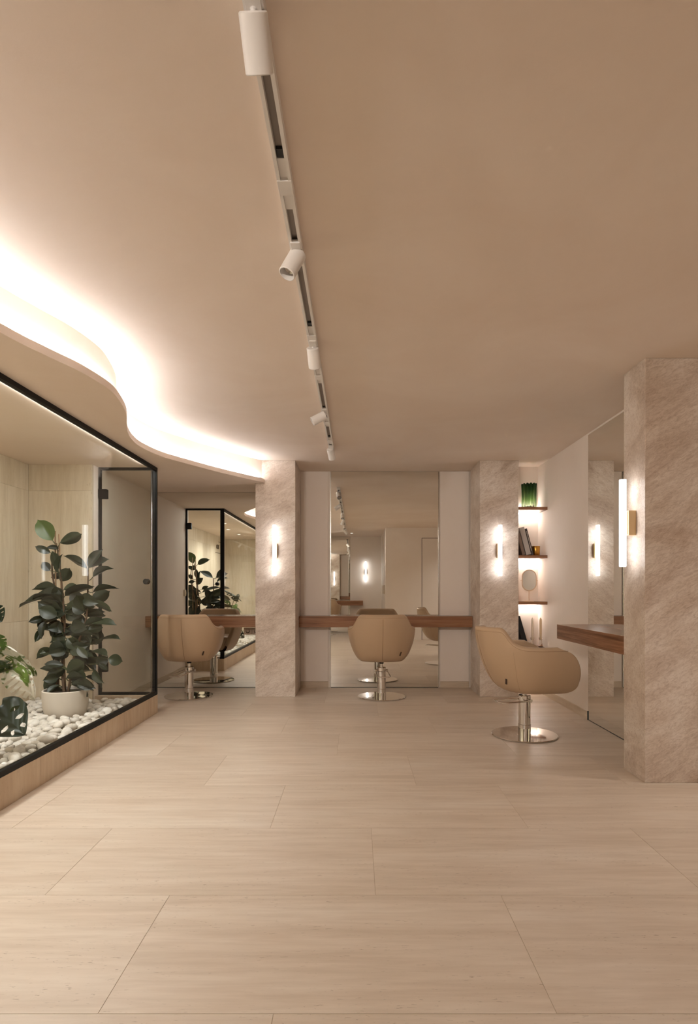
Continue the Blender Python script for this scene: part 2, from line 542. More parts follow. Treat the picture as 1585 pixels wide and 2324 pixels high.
# ---------------------------------------------------------------- mirrors
def mirror(name, label, x0, x1, y0, y1, z0, z1, face):
    """a slab of mirror glass: silvered sheet with a dark polished edge behind it"""
    t = thing(name, label, 'mirror', ((x0 + x1) / 2, (y0 + y1) / 2, z0))
    L = t.location
    e = 0.0025
    if face == '-y':
        box('glass', x0 - L.x, x1 - L.x, y0 - L.y, y1 - L.y - e, 0, z1 - z0, M_mirror, t)
        box('backing', x0 - 0.002 - L.x, x1 + 0.002 - L.x, y1 - L.y - e, y1 - L.y, 0, z1 - z0 + 0.002, M_mirror_edge, t)
    elif face == '+y':
        box('glass', x0 - L.x, x1 - L.x, y0 - L.y + e, y1 - L.y, 0, z1 - z0, M_mirror, t)
        box('backing', x0 - 0.002 - L.x, x1 + 0.002 - L.x, y0 - L.y, y0 - L.y + e, 0, z1 - z0 + 0.002, M_mirror_edge, t)
    else:
        box('glass', x0 - L.x, x1 - L.x - e, y0 - L.y, y1 - L.y, 0, z1 - z0, M_mirror, t)
        box('backing', x1 - L.x - e, x1 - L.x, y0 - 0.002 - L.y, y1 + 0.002 - L.y, 0, z1 - z0 + 0.002, M_mirror_edge, t)
    return t
m = mirror('wall_mirror', 'tall frameless mirror in the niche between the two stone pillars', -0.282, 0.934, YB - 0.008, YB, 0.006, ZC - 0.004, '-y')
for xx in (-0.290, 0.934):
    box('edge_trim', xx - m.location.x, xx + 0.008 - m.location.x, -0.012, 0.004, 0, ZC - 0.012, M_silver, m)
box('bottom_edge', -0.608, 0.608, -0.006, 0.003, -0.006, 0, M_mirror_edge, m)
m = mirror('wall_mirror', 'wide frameless mirror behind the chair next to the glass garden', XL + 0.005, -1.046, YB - 0.008, YB, 0.006, ZS - 0.003, '-y')
box('bottom_edge', XL + 0.005 - m.location.x, -1.046 - m.location.x, -0.006, 0.003, -0.006, 0, M_mirror_edge, m)
m = mirror('wall_mirror', 'tall frameless mirror on the right wall beside the broad pillar', XR - 0.008, XR, 3.662, 5.015, 0.006, 2.43, '-x')
box('bottom_edge', -0.006, 0.003, 3.662 - m.location.y, 5.015 - m.location.y, -0.006, 0, M_mirror_edge, m)
box('end_clip', -0.010, 0.003, 5.015 - m.location.y, 5.022 - m.location.y, -0.006, 0.07, M_mirror_edge, m)
mirror('wall_mirror', 'mirror on the rear wall, seen only as a reflection', -1.45, -0.147, YREAR, YREAR + 0.008, 0.006, ZC - 0.004, '+y')

# ---------------------------------------------------------------- walnut counters
def counter(label, x0, x1, y0, y1, z0, z1, mat):
    return tag(box('walnut_counter', x0, x1, y0, y1, z0, z1, mat, None, 0.002), label, 'counter')
counter('walnut counter spanning the niche under the centre mirror', -0.626, 1.285, 6.47, YB - 0.014, 0.695, 0.817, M_wood_x)
counter('walnut counter under the left mirror, running behind the glass garden', XL + 0.002, -1.044, 6.47, YB - 0.014, 0.695, 0.817, M_wood_x)
counter('walnut counter on the right wall ending at the broad pillar', 1.710, XR - 0.012, 3.662, 5.0, 0.697, 0.817, M_wood_y)
counter('walnut counter on the rear wall, seen in the centre mirror', -1.45, 0.18, YREAR + 0.014, YREAR + 0.24, 0.695, 0.817, M_wood_x)

# ---------------------------------------------------------------- garden: plinth, walls, glass
pl = struct(box('plinth', XG - 0.085, XG - 0.012, 0.30, YG - 0.012, 0, PL - 0.004, M_grout), 'low travertine plinth carrying the garden glass', 'plinth')
yy = YG
ys = [YG, 5.14, 4.54, 3.94, 3.34, 2.74, 2.14, 1.54, 0.94, 0.34, 0.30]
for a, b_ in zip(ys, ys[1:]):
    box('slab', XG - 0.012, XG, b_ + 0.0008, a - 0.0008, 0, PL - 0.001, M_plinth, pl)
    box('capping', XG - 0.090, XG - 0.012, b_ + 0.0008, a - 0.0008, PL - 0.004, PL - 0.001, M_plinth, pl)
box('slab', XL + 0.001, XG - 0.0125, YG - 0.012, YG, 0, PL - 0.001, M_plinth, pl)
box('capping', XL + 0.001, XG - 0.092, YG - 0.10, YG - 0.013, 0.05, PL - 0.001, M_plinth, pl)
wg = struct(box('wall_garden', XGB - 0.12, XGB - 0.012, 0.18, 5.30, 0, ZS, M_grout), 'travertine clad wall behind the indoor garden', 'wall')
yv = [5.17, 4.60, 4.00, 3.40, 2.80, 2.20, 1.60, 1.00, 0.40, 0.19]
zv = [0.0, 0.84, 1.98, ZS]
for a, b_ in zip(yv, yv[1:]):
    for c_, d_ in zip(zv, zv[1:]):
        box('slab', XGB - 0.012, XGB, b_ + 0.0007, a - 0.0007, c_ + 0.0007, d_ - 0.0007, M_trav_v, wg)
we = struct(box('wall_garden_end', XGB - 0.0, XL - 0.001, 5.185, 5.30, 0, ZS, M_grout), 'travertine clad end wall of the indoor garden beside its glass door', 'wall')
for a, b_ in ((XGB + 0.001, XL + 0.0),):
    for c_, d_ in zip(zv, zv[1:]):
        box('slab', a, b_ - 0.0007, 5.17, 5.185, c_ + 0.0007, d_ - 0.0007, M_trav_v, we)
wn = struct(box('wall_garden_near', XGB, XG, 0.18, 0.30, 0, ZS, M_trav_v), 'travertine wall closing the garden, out of view', 'wall')
# lettering on the garden wall (its end shows, reversed, in the left mirror)
def text_mesh(name, s, size, mat, parent, mtx):
    cu = bpy.data.curves.new('tmp', 'FONT'); cu.body = s; cu.size = size; cu.extrude = 0.004; cu.resolution_u = 2
    to = bpy.data.objects.new('tmp', cu); C.objects.link(to)
    dg = bpy.context.evaluated_depsgraph_get(); dg.update()
    me = bpy.data.meshes.new_from_object(to.evaluated_get(dg))
    bpy.data.objects.remove(to)
    me.materials.clear(); me.materials.append(mat)
    o = bpy.data.objects.new(name, me); C.objects.link(o); o.parent = parent
    o.matrix_local = mtx
    return o
sign = thing('wall_lettering', 'small bronze lettering with thin rules on the garden wall', 'lettering', (XGB, 1.1, 1.86))
# reads along -y (facing +x)
rot = Matrix(((0, 0, 1), (1, 0, 0), (0, 1, 0))).to_4x4()
text_mesh('letters', 'TED', 0.13, M_letter, sign, Matrix.Translation((0.005, -0.14, 0.085)) @ rot)
box('rule', 0.0, 0.006, -0.30, 0.19, 0.0, 0.008, M_letter, sign)
box('rule', 0.0, 0.006, -0.30, -0.10, 0.235, 0.243, M_letter, sign)

# glass front
win = struct(box('window_1', XG - 0.030, XG - 0.001, 0.30, YG - 0.001, PL, PL + 0.030, M_black), 'black framed glass wall of the indoor garden', 'window')
box('top_rail', XG - 0.030, XG - 0.001, 0.30, YG - 0.001, ZS - 0.030, ZS - 0.0005, M_black, win)
box('corner_post', XG - 0.030, XG - 0.001, YG - 0.028, YG - 0.001, PL + 0.030, ZS - 0.030, M_black, win)
box('glass_pane', XG - 0.018, XG - 0.008, 0.32, YG - 0.028, PL + 0.030, ZS - 0.030, M_pane, win)
box('glazing_bead', XG - 0.024, XG - 0.0195, 0.32, YG - 0.029, PL + 0.030, PL + 0.036, M_silver, win)
M_ledgarden_fill = plain('led_garden_fill', (1, 1, 1, 1), 0.4, emis=(0.97, 0.98, 1.0, 1), estr=GSTRIP)
box('led_strip', XG - 0.068, XG - 0.044, 0.9, YG - 0.16, ZS - 0.005, ZS - 0.0005, M_ledgarden_fill, win)  # added strip, hidden from the camera, brightens the garden
tube('corner_seal', [(XG - 0.040, YG - 0.036, PL + 0.03), (XG - 0.040, YG - 0.036, ZS - 0.03)], 0.005, M_silver, win)
# glass door at the end of the garden
dx0, dx1 = XL + 0.002, XG - 0.031
door = struct(box('door_1', dx0, dx1, YG - 0.026, YG - 0.002, PL, PL + 0.022, M_black), 'black framed glass door at the end of the indoor garden', 'door')
box('top_rail', dx0, dx1, YG - 0.026, YG - 0.002, ZS - 0.024, ZS - 0.0005, M_black, door)
box('hinge_stile', dx0, dx0 + 0.022, YG - 0.026, YG - 0.002, PL + 0.022, ZS - 0.024, M_black, door)
box('lock_stile', dx1 - 0.022, dx1, YG - 0.026, YG - 0.002, PL + 0.022, ZS - 0.024, M_black, door)
box('glass_pane', dx0 + 0.022, dx1 - 0.022, YG - 0.018, YG - 0.010, PL + 0.022, ZS - 0.024, M_pane, door)
for zz in (1.93, 0.37):
    box('hinge', dx0 - 0.001, dx0 + 0.078, YG - 0.034, YG + 0.006, zz, zz + 0.085, M_black, door, 0.003)
kn = lathe('door_knob', [(0, -0.03), (0.022, -0.03), (0.025, -0.026), (0.025, -0.012), (0.012, -0.010), (0.012, 0.010), (0.025, 0.012), (0.025, 0.026), (0.022, 0.03), (0, 0.03)],
           M_blackplastic, door, 24, (-1.888, YG - 0.014, 1.184))
kn.rotation_euler = (math.pi / 2, 0, 0)
# switch on the left wall
sw = thing('light_switch', 'small cream switch box on the wall beside the garden door', 'switch', (XL, 5.40, 1.02))
box('casing', 0.0, 0.028, -0.02, 0.02, 0.0, 0.085, M_switch, sw, 0.003)
box('rocker', 0.028, 0.032, -0.012, 0.012, 0.022, 0.063, M_switch, sw, 0.001)

# sockets on the left mirror
for i in range(2):
    x0 = -1.268 + i * 0.094
    s = thing('power_socket', ('beige round power socket under the left counter, farther from the pillar', 'beige round power socket under the left counter, touching the pillar side')[i], 'socket', (x0 + 0.046, YB - 0.010, 0.60), 0, 'sockets under the left counter')
    box('plate', -0.0455, 0.0455, -0.010, 0.0, 0.0, 0.078, M_socket, s, 0.002)
    o = lathe('recess', [(0, 0.004), (0.020, 0.004), (0.0225, 0.001), (0.0225, 0.0)], M_gap, s, 24, (0, -0.0095, 0.039)); o.rotation_euler = (math.pi / 2, 0, 0)
    o = lathe('face', [(0, 0.0055), (0.017, 0.0055), (0.017, 0.003)], M_socket, s, 24, (0, -0.0095, 0.043)); o.rotation_euler = (math.pi / 2, 0, 0)
    for sx in (-0.008, 0.008):
        o = lathe('pin_hole', [(0, 0.006), (0.003, 0.006), (0.003, 0.004)], M_gap, s, 10, (sx, -0.0097, 0.043)); o.rotation_euler = (math.pi / 2, 0, 0)

# ---------------------------------------------------------------- wall lights
def sconce(label, loc, rotz):
    """tube light standing off its wall along local -y"""
    t = thing('wall_light', label, 'wall light', loc, rotz)
    box('mounting_plate', -0.024, 0.024, -0.046, 0.0, 0.186, 0.334, M_brass, t, 0.003)
    box('tube_clip', -0.012, 0.012, -0.050, -0.046, 0.19, 0.33, M_brass, t)
    tb = lathe('tube', [(0, 0.0), (0.018, 0.0), (0.0195, 0.002), (0.0195, 0.518), (0.018, 0.52), (0, 0.52)], M_tube, t, 24, (0, -0.0695, 0.0))
    tb['label'] = 'glowing white tube'
    return t
sconce('brass mounted tube light glowing on the pillar between the back mirrors', (-0.835, YP - 0.0005, 1.252), 0)
sconce('brass mounted tube light glowing on the pillar beside the shelf niche', (1.482, YP - 0.0005, 1.252), 0)
sconce('brass mounted tube light glowing on the broad pillar by the side mirror', (1.668 - 0.0005, 3.52, 1.252), -math.pi / 2) 
sconce('brass mounted tube light on the rear wall, seen in the centre mirror', (0.25, YREAR + 0.0005, 1.29), math.pi)

# ---------------------------------------------------------------- shelves and what stands on them
shz = [(1.938, 1.970), (1.437, 1.467), (0.955, 0.985), (0.470, 0.500)]
shl = ['upper walnut niche shelf holding the green vase', 'walnut niche shelf holding books and gold cup', 'walnut niche shelf holding the oval mirror', 'walnut niche shelf holding the glass candlesticks']
for (z0, z1), lb_ in zip(shz, shl):
    t = thing('niche_shelf', lb_, 'shelf', (1.84, 6.26, z0), 0, 'lit shelves in the niche')
    box('board', 1.689 - 1.84, XR - 0.001 - 1.84, YP + 0.002 - 6.26, 6.418 - 6.26, 0, z1 - z0, M_wood_x, t, 0.0015)
    if z0 > 1.9:
        box('led_strip', 1.695 - 1.84, XR - 0.006 - 1.84, 6.400 - 6.26, 6.412 - 6.26, z1 - z0, z1 - z0 + 0.004, M_ledshelf, t)  # extra strip stands in for light leaking up behind the top shelf
    box('led_strip', 1.695 - 1.84, XR - 0.006 - 1.84, 6.385 - 6.26, 6.400 - 6.26, -0.006, 0, M_ledshelf, t)

# green fluted vase
def glass_green():
    m, nt, b = new_mat('green_blown_glass')
    b.inputs['Roughness'].default_value = 0.03
    b.inputs['Transmission Weight'].default_value = 0.85
    b.inputs['IOR'].default_value = 1.35
    g_ = nt.nodes.new('ShaderNodeTexCoord'); sp = nt.nodes.new('ShaderNodeSeparateXYZ')
    nt.links.new(g_.outputs['Object'], sp.inputs[0])
    mr = nt.nodes.new('ShaderNodeMapRange'); mr.inputs[1].default_value = 0.0; mr.inputs[2].default_value = 0.26
    nt.links.new(sp.outputs['Z'], mr.inputs[0])
    c = ramp(nt, mr.outputs[0], [(0.0, (0.86, 0.92, 0.80, 1)), (0.35, (0.45, 0.66, 0.34, 1)), (0.75, (0.08, 0.22, 0.06, 1)), (1.0, (0.01, 0.05, 0.012, 1))])
    nt.links.new(c, b.inputs['Base Color'])
    return m
M_green = glass_green()
def vase():
    t = thing('glass_vase', 'green fluted glass vase fading to clear at its foot', 'vase', (1.838, 6.24, 1.970))
    bm = bmesh.new()
    N = 96
    def ring(r, z, amp, lob=12):
        return [bm.verts.new(((r + amp * abs(math.cos(lob * a / 2))) * math.cos(a), (r + amp * abs(math.cos(lob * a / 2))) * math.sin(a),
                              z + (0.012 * abs(math.cos(lob * a / 2)) if z > 0.24 else 0))) for a in [2 * math.pi * j / N for j in range(N)]]
    prof = [(0.052, 0.0, 0.010), (0.062, 0.006, 0.014), (0.065, 0.03, 0.015), (0.064, 0.12, 0.014), (0.066, 0.20, 0.014), (0.068, 0.243, 0.015), (0.064, 0.252, 0.012),
            (0.056, 0.246, 0.008), (0.054, 0.20, 0.006), (0.054, 0.03, 0.006), (0.045, 0.016, 0.002)]
    rs = [ring(*p) for p in prof]
    for a, b_ in zip(rs, rs[1:]):
        for j in range(N):
            bm.faces.new((a[j], a[(j + 1) % N], b_[(j + 1) % N], b_[j]))
    bm.faces.new(rs[0][::-1]); bm.faces.new(rs[-1])
    bm_obj('body', bm, M_green, t, True)
vase()

# books leaning on the second shelf
M_paper = plain('book_pages', srgb(226, 214, 196), 0.8)
M_bk1 = plain('grey_cloth_cover', srgb(172, 162, 154), 0.6)
M_bk2 = plain('dark_brown_cover', srgb(52, 40, 36), 0.5)
M_bk3 = plain('taupe_cover', srgb(128, 108, 94), 0.6)
M_bk4 = plain('black_cover', (0.008, 0.008, 0.009, 1), 0.45)
M_print = plain('spine_print', srgb(200, 190, 178), 0.6)
def book(label, x, z, th, h, dep, lean, cover, letters=False, y=6.13):
    """spine faces the room (-y); leans by rotating about y; x = foot of the left edge"""
    t = thing('book', label, 'book', (x, y, z))
    t.rotation_euler = (0, -lean, 0)
    box('front_cover', th - 0.003, th, 0.0, dep, 0.0, h, cover, t)
    box('back_cover', 0.0, 0.003, 0.0, dep, 0.0, h, cover, t)
    box('spine', 0.0, th, -0.003, 0.0, 0.0, h, cover, t)
    box('pages', 0.003, th - 0.003, 0.001, dep - 0.005, 0.003, h - 0.004, M_paper, t)
    if letters:
        bm = bmesh.new()
        zz = 0.05
        random.seed(5)
        while zz < h - 0.03:
            l = random.uniform(0.006, 0.011)
            vs_ = [bm.verts.new(p) for p in ((th * 0.35, -0.0035, zz), (th * 0.65, -0.0035, zz), (th * 0.65, -0.0035, zz + l), (th * 0.35, -0.0035, zz + l))]
            bm.faces.new(vs_)
            zz += l + 0.004
        bm_obj('spine_lettering', bm, M_print, t)
    return t
sz = 1.467
book('dark brown book with pale spine print leaning on grey book', 1.833, sz, 0.022, 0.285, 0.20, math.radians(14.5), M_bk2, True)
book('thick grey cloth book leaning between two darker books', 1.778, sz + 0.0005, 0.050, 0.295, 0.21, math.radians(14.5), M_bk1)
book('taupe book half hidden behind the stone pillar', 1.738, sz + 0.0005, 0.030, 0.24, 0.19, math.radians(14.5), M_bk3)
# gold cup
t = thing('candle_cup', 'small gold metal candle cup beside the leaning books', 'cup', (1.898, 6.20, sz))
lathe('cup', [(0, 0.0), (0.037, 0.0), (0.040, 0.004), (0.044, 0.098), (0.043, 0.100), (0.041, 0.098), (0.037, 0.012), (0, 0.012)], plain('hammered_gold', srgb(206, 150, 70), 0.28, 1.0), t, 40)
lathe('wax', [(0, 0.06), (0.038, 0.06)], plain('candle_wax', srgb(230, 214, 186), 0.5), t, 32)
# oval mirror on stand
t = thing('table_mirror', 'small cream framed oval mirror on a thin stand', 'mirror', (1.838, 6.24, 0.985))
def stadium(hw, hh, n=16):
    r = hw; s = hh - hw
    P = [(r * math.cos(a), s + r * math.sin(a)) for a in [math.pi * i / n for i in range(n + 1)]]
    P += [(r * math.cos(a), -s + r * math.sin(a)) for a in [math.pi + math.pi * i / n for i in range(n + 1)]]
    return P
M_cream = plain('cream_lacquer', srgb(228, 200, 170), 0.4)
zc = 0.224
pf = [(x, -0.008, zc + z) for x, z in stadium(0.0745, 0.109)]
tube('frame', pf, 0.0055, M_cream, t, 8, True)
P = stadium(0.073, 0.108)
n = len(P)
mesh_obj('mirror_glass', [(x, -0.010, zc + z) for x, z in P] + [(x, -0.004, zc + z) for x, z in P],
         [tuple(range(n)), tuple(range(2 * n - 1, n - 1, -1))] + [(i, (i + 1) % n, n + (i + 1) % n, n + i) for i in range(n)], M_mirror, t)
tube('pivot_bar', [(-0.092, -0.006, zc), (-0.076, -0.006, zc)], 0.0035, M_cream, t)
tube('pivot_bar', [(0.076, -0.006, zc), (0.092, -0.006, zc)], 0.0035, M_cream, t)
tube('stand_rod', [(0, 0, 0.005), (0, 0, zc - 0.105)], 0.004, M_cream, t)
lathe('stand_foot', [(0, 0), (0.05, 0), (0.05, 0.004), (0.046, 0.007), (0, 0.007)], M_cream, t, 40)
# black leaning folder and candlesticks
t = book('large black book leaning beside the glass candlesticks', 1.755, 0.5005, 0.05, 0.335, 0.22, math.radians(16), M_bk4)
def glass_clear():
    m, nt, b = new_mat('clear_glass')
    b.inputs['Base Color'].default_value = (0.97, 0.96, 0.93, 1)
    b.inputs['Roughness'].default_value = 0.02
    b.inputs['Transmission Weight'].default_value = 1.0
    b.inputs['IOR'].default_value = 1.25
    return m
M_clear = glass_clear()
M_wax1 = plain('ivory_wax', srgb(244, 232, 214), 0.35)
M_wax2 = plain('beige_wax', srgb(228, 204, 172), 0.4)
for m_ in (M_wax1, M_wax2):
    m_.node_tree.nodes['Principled BSDF'].inputs['Transmission Weight'].default_value = 0.5
    m_.node_tree.nodes['Principled BSDF'].inputs['IOR'].default_value = 1.1
for x, wx, lb_ in ((1.858, M_wax1, 'clear glass candlestick with ivory candle beside black book'), (1.946, M_wax2, 'clear glass candlestick with beige candle by the niche side wall')):
    t = thing('candlestick', lb_, 'candlestick', (x, 6.19, 0.50), 0, 'candlesticks in the niche')
    lathe('holder', [(0, 0), (0.036, 0), (0.037, 0.004), (0.022, 0.012), (0.018, 0.03), (0.016, 0.09), (0.022, 0.097), (0.023, 0.102), (0.021, 0.106), (0.013, 0.106), (0.0125, 0.08), (0, 0.08)], M_clear, t, 32)
    lathe('candle', [(0, 0.081), (0.0118, 0.081), (0.0125, 0.29), (0.010, 0.298), (0.003, 0.315), (0, 0.318)], wx, t, 20)

# ---------------------------------------------------------------- salon chairs
Wt = [(0, .205), (.01, .226), (.036, .252), (.088, .287), (.178, .322), (.26, .341), (.33, .349), (.36, .347), (.42, .339), (.485, .327)]
Bt = [(0, .13), (.007, .165), (.045, .226), (.118, .276), (.205, .313), (.30, .347), (.394, .367), (.485, .376)]
Ft = [(0, .20), (.008, .240), (.02, .268), (.042, .290), (.083, .305), (.127, .310), (.196, .300), (.261, .274), (.300, .245), (.325, .208), (.345, .13)]
Rt = [(-.40, .482), (-.272, .482), (-.258, .474), (-.243, .446), (-.226, .408), (-.204, .378), (-.168, .358), (-.115, .347), (.0, .345)]
PEX = 2 / 2.1
NB, NF = 24, 10
def plan(side, k, z, T=0.0):
    """point k of the half outline at height z (0 = centre back, NB = side, NB+NF = arm front)"""
    w_, b_, f_ = interp(Wt, z) - T, interp(Bt, z) - T, interp(Ft, z)
    if k <= NB:
        ph = math.pi / 2 * k / NB
        return Vector((side * w_ * math.sin(ph) ** PEX, -b_ * max(math.cos(ph), 0) ** PEX if k < NB else 0.0, z))
    s = (k - NB) / NF
    return Vector((side * w_ * (1 - 0.05 * s * s), f_ * s, z))
def rim(k):
    if k >= NB: return 0.345
    return interp(Rt, -0.37 * math.cos(math.pi / 2 * k / NB) ** PEX)
COLS = [(-1, k) for k in range(NB + NF, 0, -1)] + [(1, k) for k in range(0, NB + NF + 1)]
TS = [0.0, 0.02, 0.06, 0.12, 0.2, 0.3, 0.42, 0.55, 0.68, 0.8, 0.9, 0.96, 1.0]
def chair_shell_mesh():
    bm = bmesh.new()
    outer = [[bm.verts.new(plan(s, k, t * rim(k))) for t in TS] for s, k in COLS]
    T = 0.052
    def inn(s, k, z):
        p = plan(s, k, z, T)
        if k > NB: p.y = max(p.y - 0.012 * (k - NB) / NF, 0)
        return p
    mid = []
    for s, k in COLS:
        a, b_ = plan(s, k, rim(k)), inn(s, k, rim(k))
        mid.append(bm.verts.new((a + b_) / 2 + Vector((0, 0, 0.016))))
    inner = []
    for s, k in COLS:
        r = rim(k)
        inner.append([bm.verts.new(inn(s, k, 0.08 + (r - 0.08) * q)) for q in (1.0, 0.9, 0.7, 0.45, 0.2, 0.0)])
    n = len(COLS)
    for i in range(n - 1):
        a, b_ = outer[i], outer[i + 1]
        for j in range(len(TS) - 1):
            bm.faces.new((a[j], b_[j], b_[j + 1], a[j + 1]))
        bm.faces.new((a[-1], b_[-1], mid[i + 1], mid[i]))
        bm.faces.new((mid[i], mid[i + 1], inner[i + 1][0], inner[i][0]))
        for j in range(5):
            bm.faces.new((inner[i][j], inner[i + 1][j], inner[i + 1][j + 1], inner[i][j + 1]))
    # arm fronts
    for i in (0, n - 1):
        o_, in_ = outer[i], inner[i]
        zs = [v.co.z for v in in_]
        mids = []
        for v in in_:
            # outer point at the same height
            s, k = COLS[i]
            p = plan(s, k, v.co.z)
            mids.append(bm.verts.new((p + v.co) / 2 + Vector((0, 0.014, 0))))
        near = []
        for v in in_:
            near.append(min(o_, key=lambda q: abs(q.co.z - v.co.z)))
        bm.faces.new((mid[i], in_[0], mids[0])); bm.faces.new((mid[i], mids[0], near[0]))
        for j in range(5):
            bm.faces.new((in_[j], in_[j + 1], mids[j + 1], mids[j]))
            ia, ib = o_.index(near[j]), o_.index(near[j + 1])
            loop = [mids[j], mids[j + 1]] + [o_[q] for q in range(ib, ia + 1)]
            if len(loop) >= 3: bm.faces.new(loop)
    # underside
    ring = [c[0] for c in outer]
    r2 = [bm.verts.new((v.co.x * 0.55, v.co.y * 0.55, -0.004)) for v in ring]
    for i in range(n - 1):
        bm.faces.new((ring[i + 1], ring[i], r2[i], r2[i + 1]))
    bm.faces.new((ring[0], ring[-1], r2[-1], r2[0]))
    bm.faces.new(r2[::-1])
    bmesh.ops.recalc_face_normals(bm, faces=bm.faces)
    me = bpy.data.meshes.new('shell'); bm.to_mesh(me); bm.free()
    for p in me.polygons: p.use_smooth = True
    me.materials.append(M_leather)
    return me
def cushion_mesh():
    bm = bmesh.new()
    rows = []
    def cp(s, k, z, sc, zz):
        p = plan(s, k, z, 0.054)
        if k > NB: p.y = max(p.y - 0.02 * (k - NB) / NF, 0)
        return Vector((p.x * sc, 0.02 + (p.y - 0.02) * sc, zz))
    for z, sc, zz in ((0.02, 0.9, 0.004), (0.05, 0.97, 0.035), (0.10, 1.0, 0.09), (0.15, 1.0, 0.15), (0.17, 0.97, 0.172), (0.17, 0.85, 0.184), (0.17, 0.5, 0.190)):
        rows.append([bm.verts.new(cp(s, k, z, sc, zz)) for s, k in COLS])
    n = len(COLS)
    for a, b_ in zip(rows, rows[1:]):
        for i in range(n):
            bm.faces.new((a[i], a[(i + 1) % n], b_[(i + 1) % n], b_[i]))
    bm.faces.new(rows[0]); bm.faces.new(rows[-1][::-1])
    bmesh.ops.recalc_face_normals(bm, faces=bm.faces)
    me = bpy.data.meshes.new('seat_cushion'); bm.to_mesh(me); bm.free()
    for p in me.polygons: p.use_smooth = True
    me.materials.append(M_leather)
    return me
ME_SHELL, ME_CUSH = chair_shell_mesh(), cushion_mesh()
def outer_pt(s, k, t, off=0.0):
    p = plan(s, k, t * rim(k))
    if off:
        a = plan(s, min(k + 1, NB + NF), t * rim(k)) - plan(s, max(k - 1, 0), t * rim(k))
        if k == 0: a = Vector((1, 0, 0))
        nrm = Vector((a.y, -a.x, 0)) * s
        if k == 0: nrm = Vector((0, -1, 0))
        p = p + nrm.normalized() * off
    return p
def make_chair(label, loc, rotz, lift, lever_rot, lever_drop, group):
    t = thing('salon_chair', label, 'chair', loc, rotz, group)
    sh = bpy.data.objects.new('shell', ME_SHELL); C.objects.link(sh); sh.parent = t; sh.location = (0, 0, lift)
    md = sh.modifiers.new('sub', 'SUBSURF'); md.levels = 2; md.render_levels = 2
    cu = bpy.data.objects.new('seat_cushion', ME_CUSH); C.objects.link(cu); cu.parent = t; cu.location = (0, 0, lift)
    md = cu.modifiers.new('sub', 'SUBSURF'); md.levels = 1; md.render_levels = 2
    tube('back_seam', [outer_pt(1, 0, q / 14, -0.0005) for q in range(0, 14)], 0.0022, M_seam, sh, 6)
    for s_ in (-1, 1):
        tube('side_seam', [outer_pt(s_, 15, 0.10 + 0.72 * q / 10, -0.0010) for q in range(11)], 0.0020, M_leather, sh, 6)
    tube('rim_seam', [outer_pt(s, k, 0.955, -0.0008) for s, k in COLS], 0.0016, M_seam, sh, 6)
    # maker's tag low on the right of the back
    kk = 10
    p = outer_pt(1, kk, 0.20)
    nrm = (outer_pt(1, kk, 0.20, 1.0) - p).normalized()
    tg = box('maker_tag', -0.008, 0.008, -0.003, 0.001, -0.022, 0.022, M_gap, sh, 0.0015)
    up = (outer_pt(1, kk, 0.26) - outer_pt(1, kk, 0.14)).normalized()
    rgt = nrm.cross(up).normalized()
    up2 = (up * math.cos(0.15) - rgt * math.sin(0.15))
    rg2 = nrm.cross(up2).normalized()
    mt = Matrix((rg2, -nrm, up2)).transposed().to_4x4()
    tg.matrix_local = Matrix.Translation(p + nrm * 0.002) @ mt
    tg['label'] = 'small dark metal tag'
    # hydraulic base
    lathe('base_plate', [(0, 0.001), (0.240, 0.001), (0.247, 0.004), (0.248, 0.008), (0.244, 0.011), (0.10, 0.014), (0.0, 0.014)], M_chrome, t, 72)
    lathe('column', [(0.047, 0.0135), (0.047, 0.085), (0.0445, 0.087), (0.0445, 0.268), (0.046, 0.270), (0.046, 0.304), (0.043, 0.308), (0, 0.308)], M_chrome, t, 48)
    lathe('piston', [(0.0155, 0.307), (0.0155, lift - 0.026), (0, lift - 0.026)], M_chrome, t, 24)
    lathe('collar', [(0, lift - 0.028), (0.021, lift - 0.028), (0.023, lift - 0.024), (0.023, lift + 0.002), (0, lift + 0.002)], M_blackplastic, t, 24)
    lv = thing('pump_lever', None, None, (0, 0, 0.272), lever_rot); lv.parent = t
    P = [(-0.056, 0.012, 0), (-0.060, -0.03, -0.004), (-0.068, -0.215, -lever_drop), (-0.060, -0.236, -lever_drop - 0.002), (-0.04, -0.243, -lever_drop - 0.003),
         (0.04, -0.243, -lever_drop - 0.003), (0.060, -0.236, -lever_drop - 0.002), (0.068, -0.215, -lever_drop), (0.060, -0.03, -0.004), (0.056, 0.012, 0)]
    bpy.data.objects.remove(lv)
    bm = bmesh.new(); bm_tube(bm, P, 0.0055, 10)
    for sx in (-1, 1):
        bm_tube(bm, [(sx * 0.040, 0.012, 0), (sx * 0.066, 0.012, 0)], 0.0135, 16)
    lv = bm_obj('pump_lever', bm, M_chrome, t, True, (0, 0, 0.272))
    lv.rotation_euler = (0, 0, lever_rot)
    lv.data.set_sharp_from_angle(angle=math.radians(40))
    return t
grp = 'salon chairs at the mirrors'
make_chair('beige leather salon chair facing the centre mirror between the pillars', (0.265, 6.09, 0), 0.0, 0.372, math.radians(4), 0.03, grp)
make_chair('beige leather salon chair facing the left mirror beside the glass garden', (-1.738, 6.13, 0), math.radians(4), 0.372, math.radians(-26), 0.035, grp)
make_chair('beige leather salon chair standing sideways before the right wall counter', (1.291, 4.50, 0), math.radians(-84), 0.345, math.radians(14), 0.0, grp)
make_chair('beige leather salon chair at the rear mirror, seen only in reflection', (-0.72, -1.10, 0), math.pi, 0.372, 0.0, 0.02, grp)

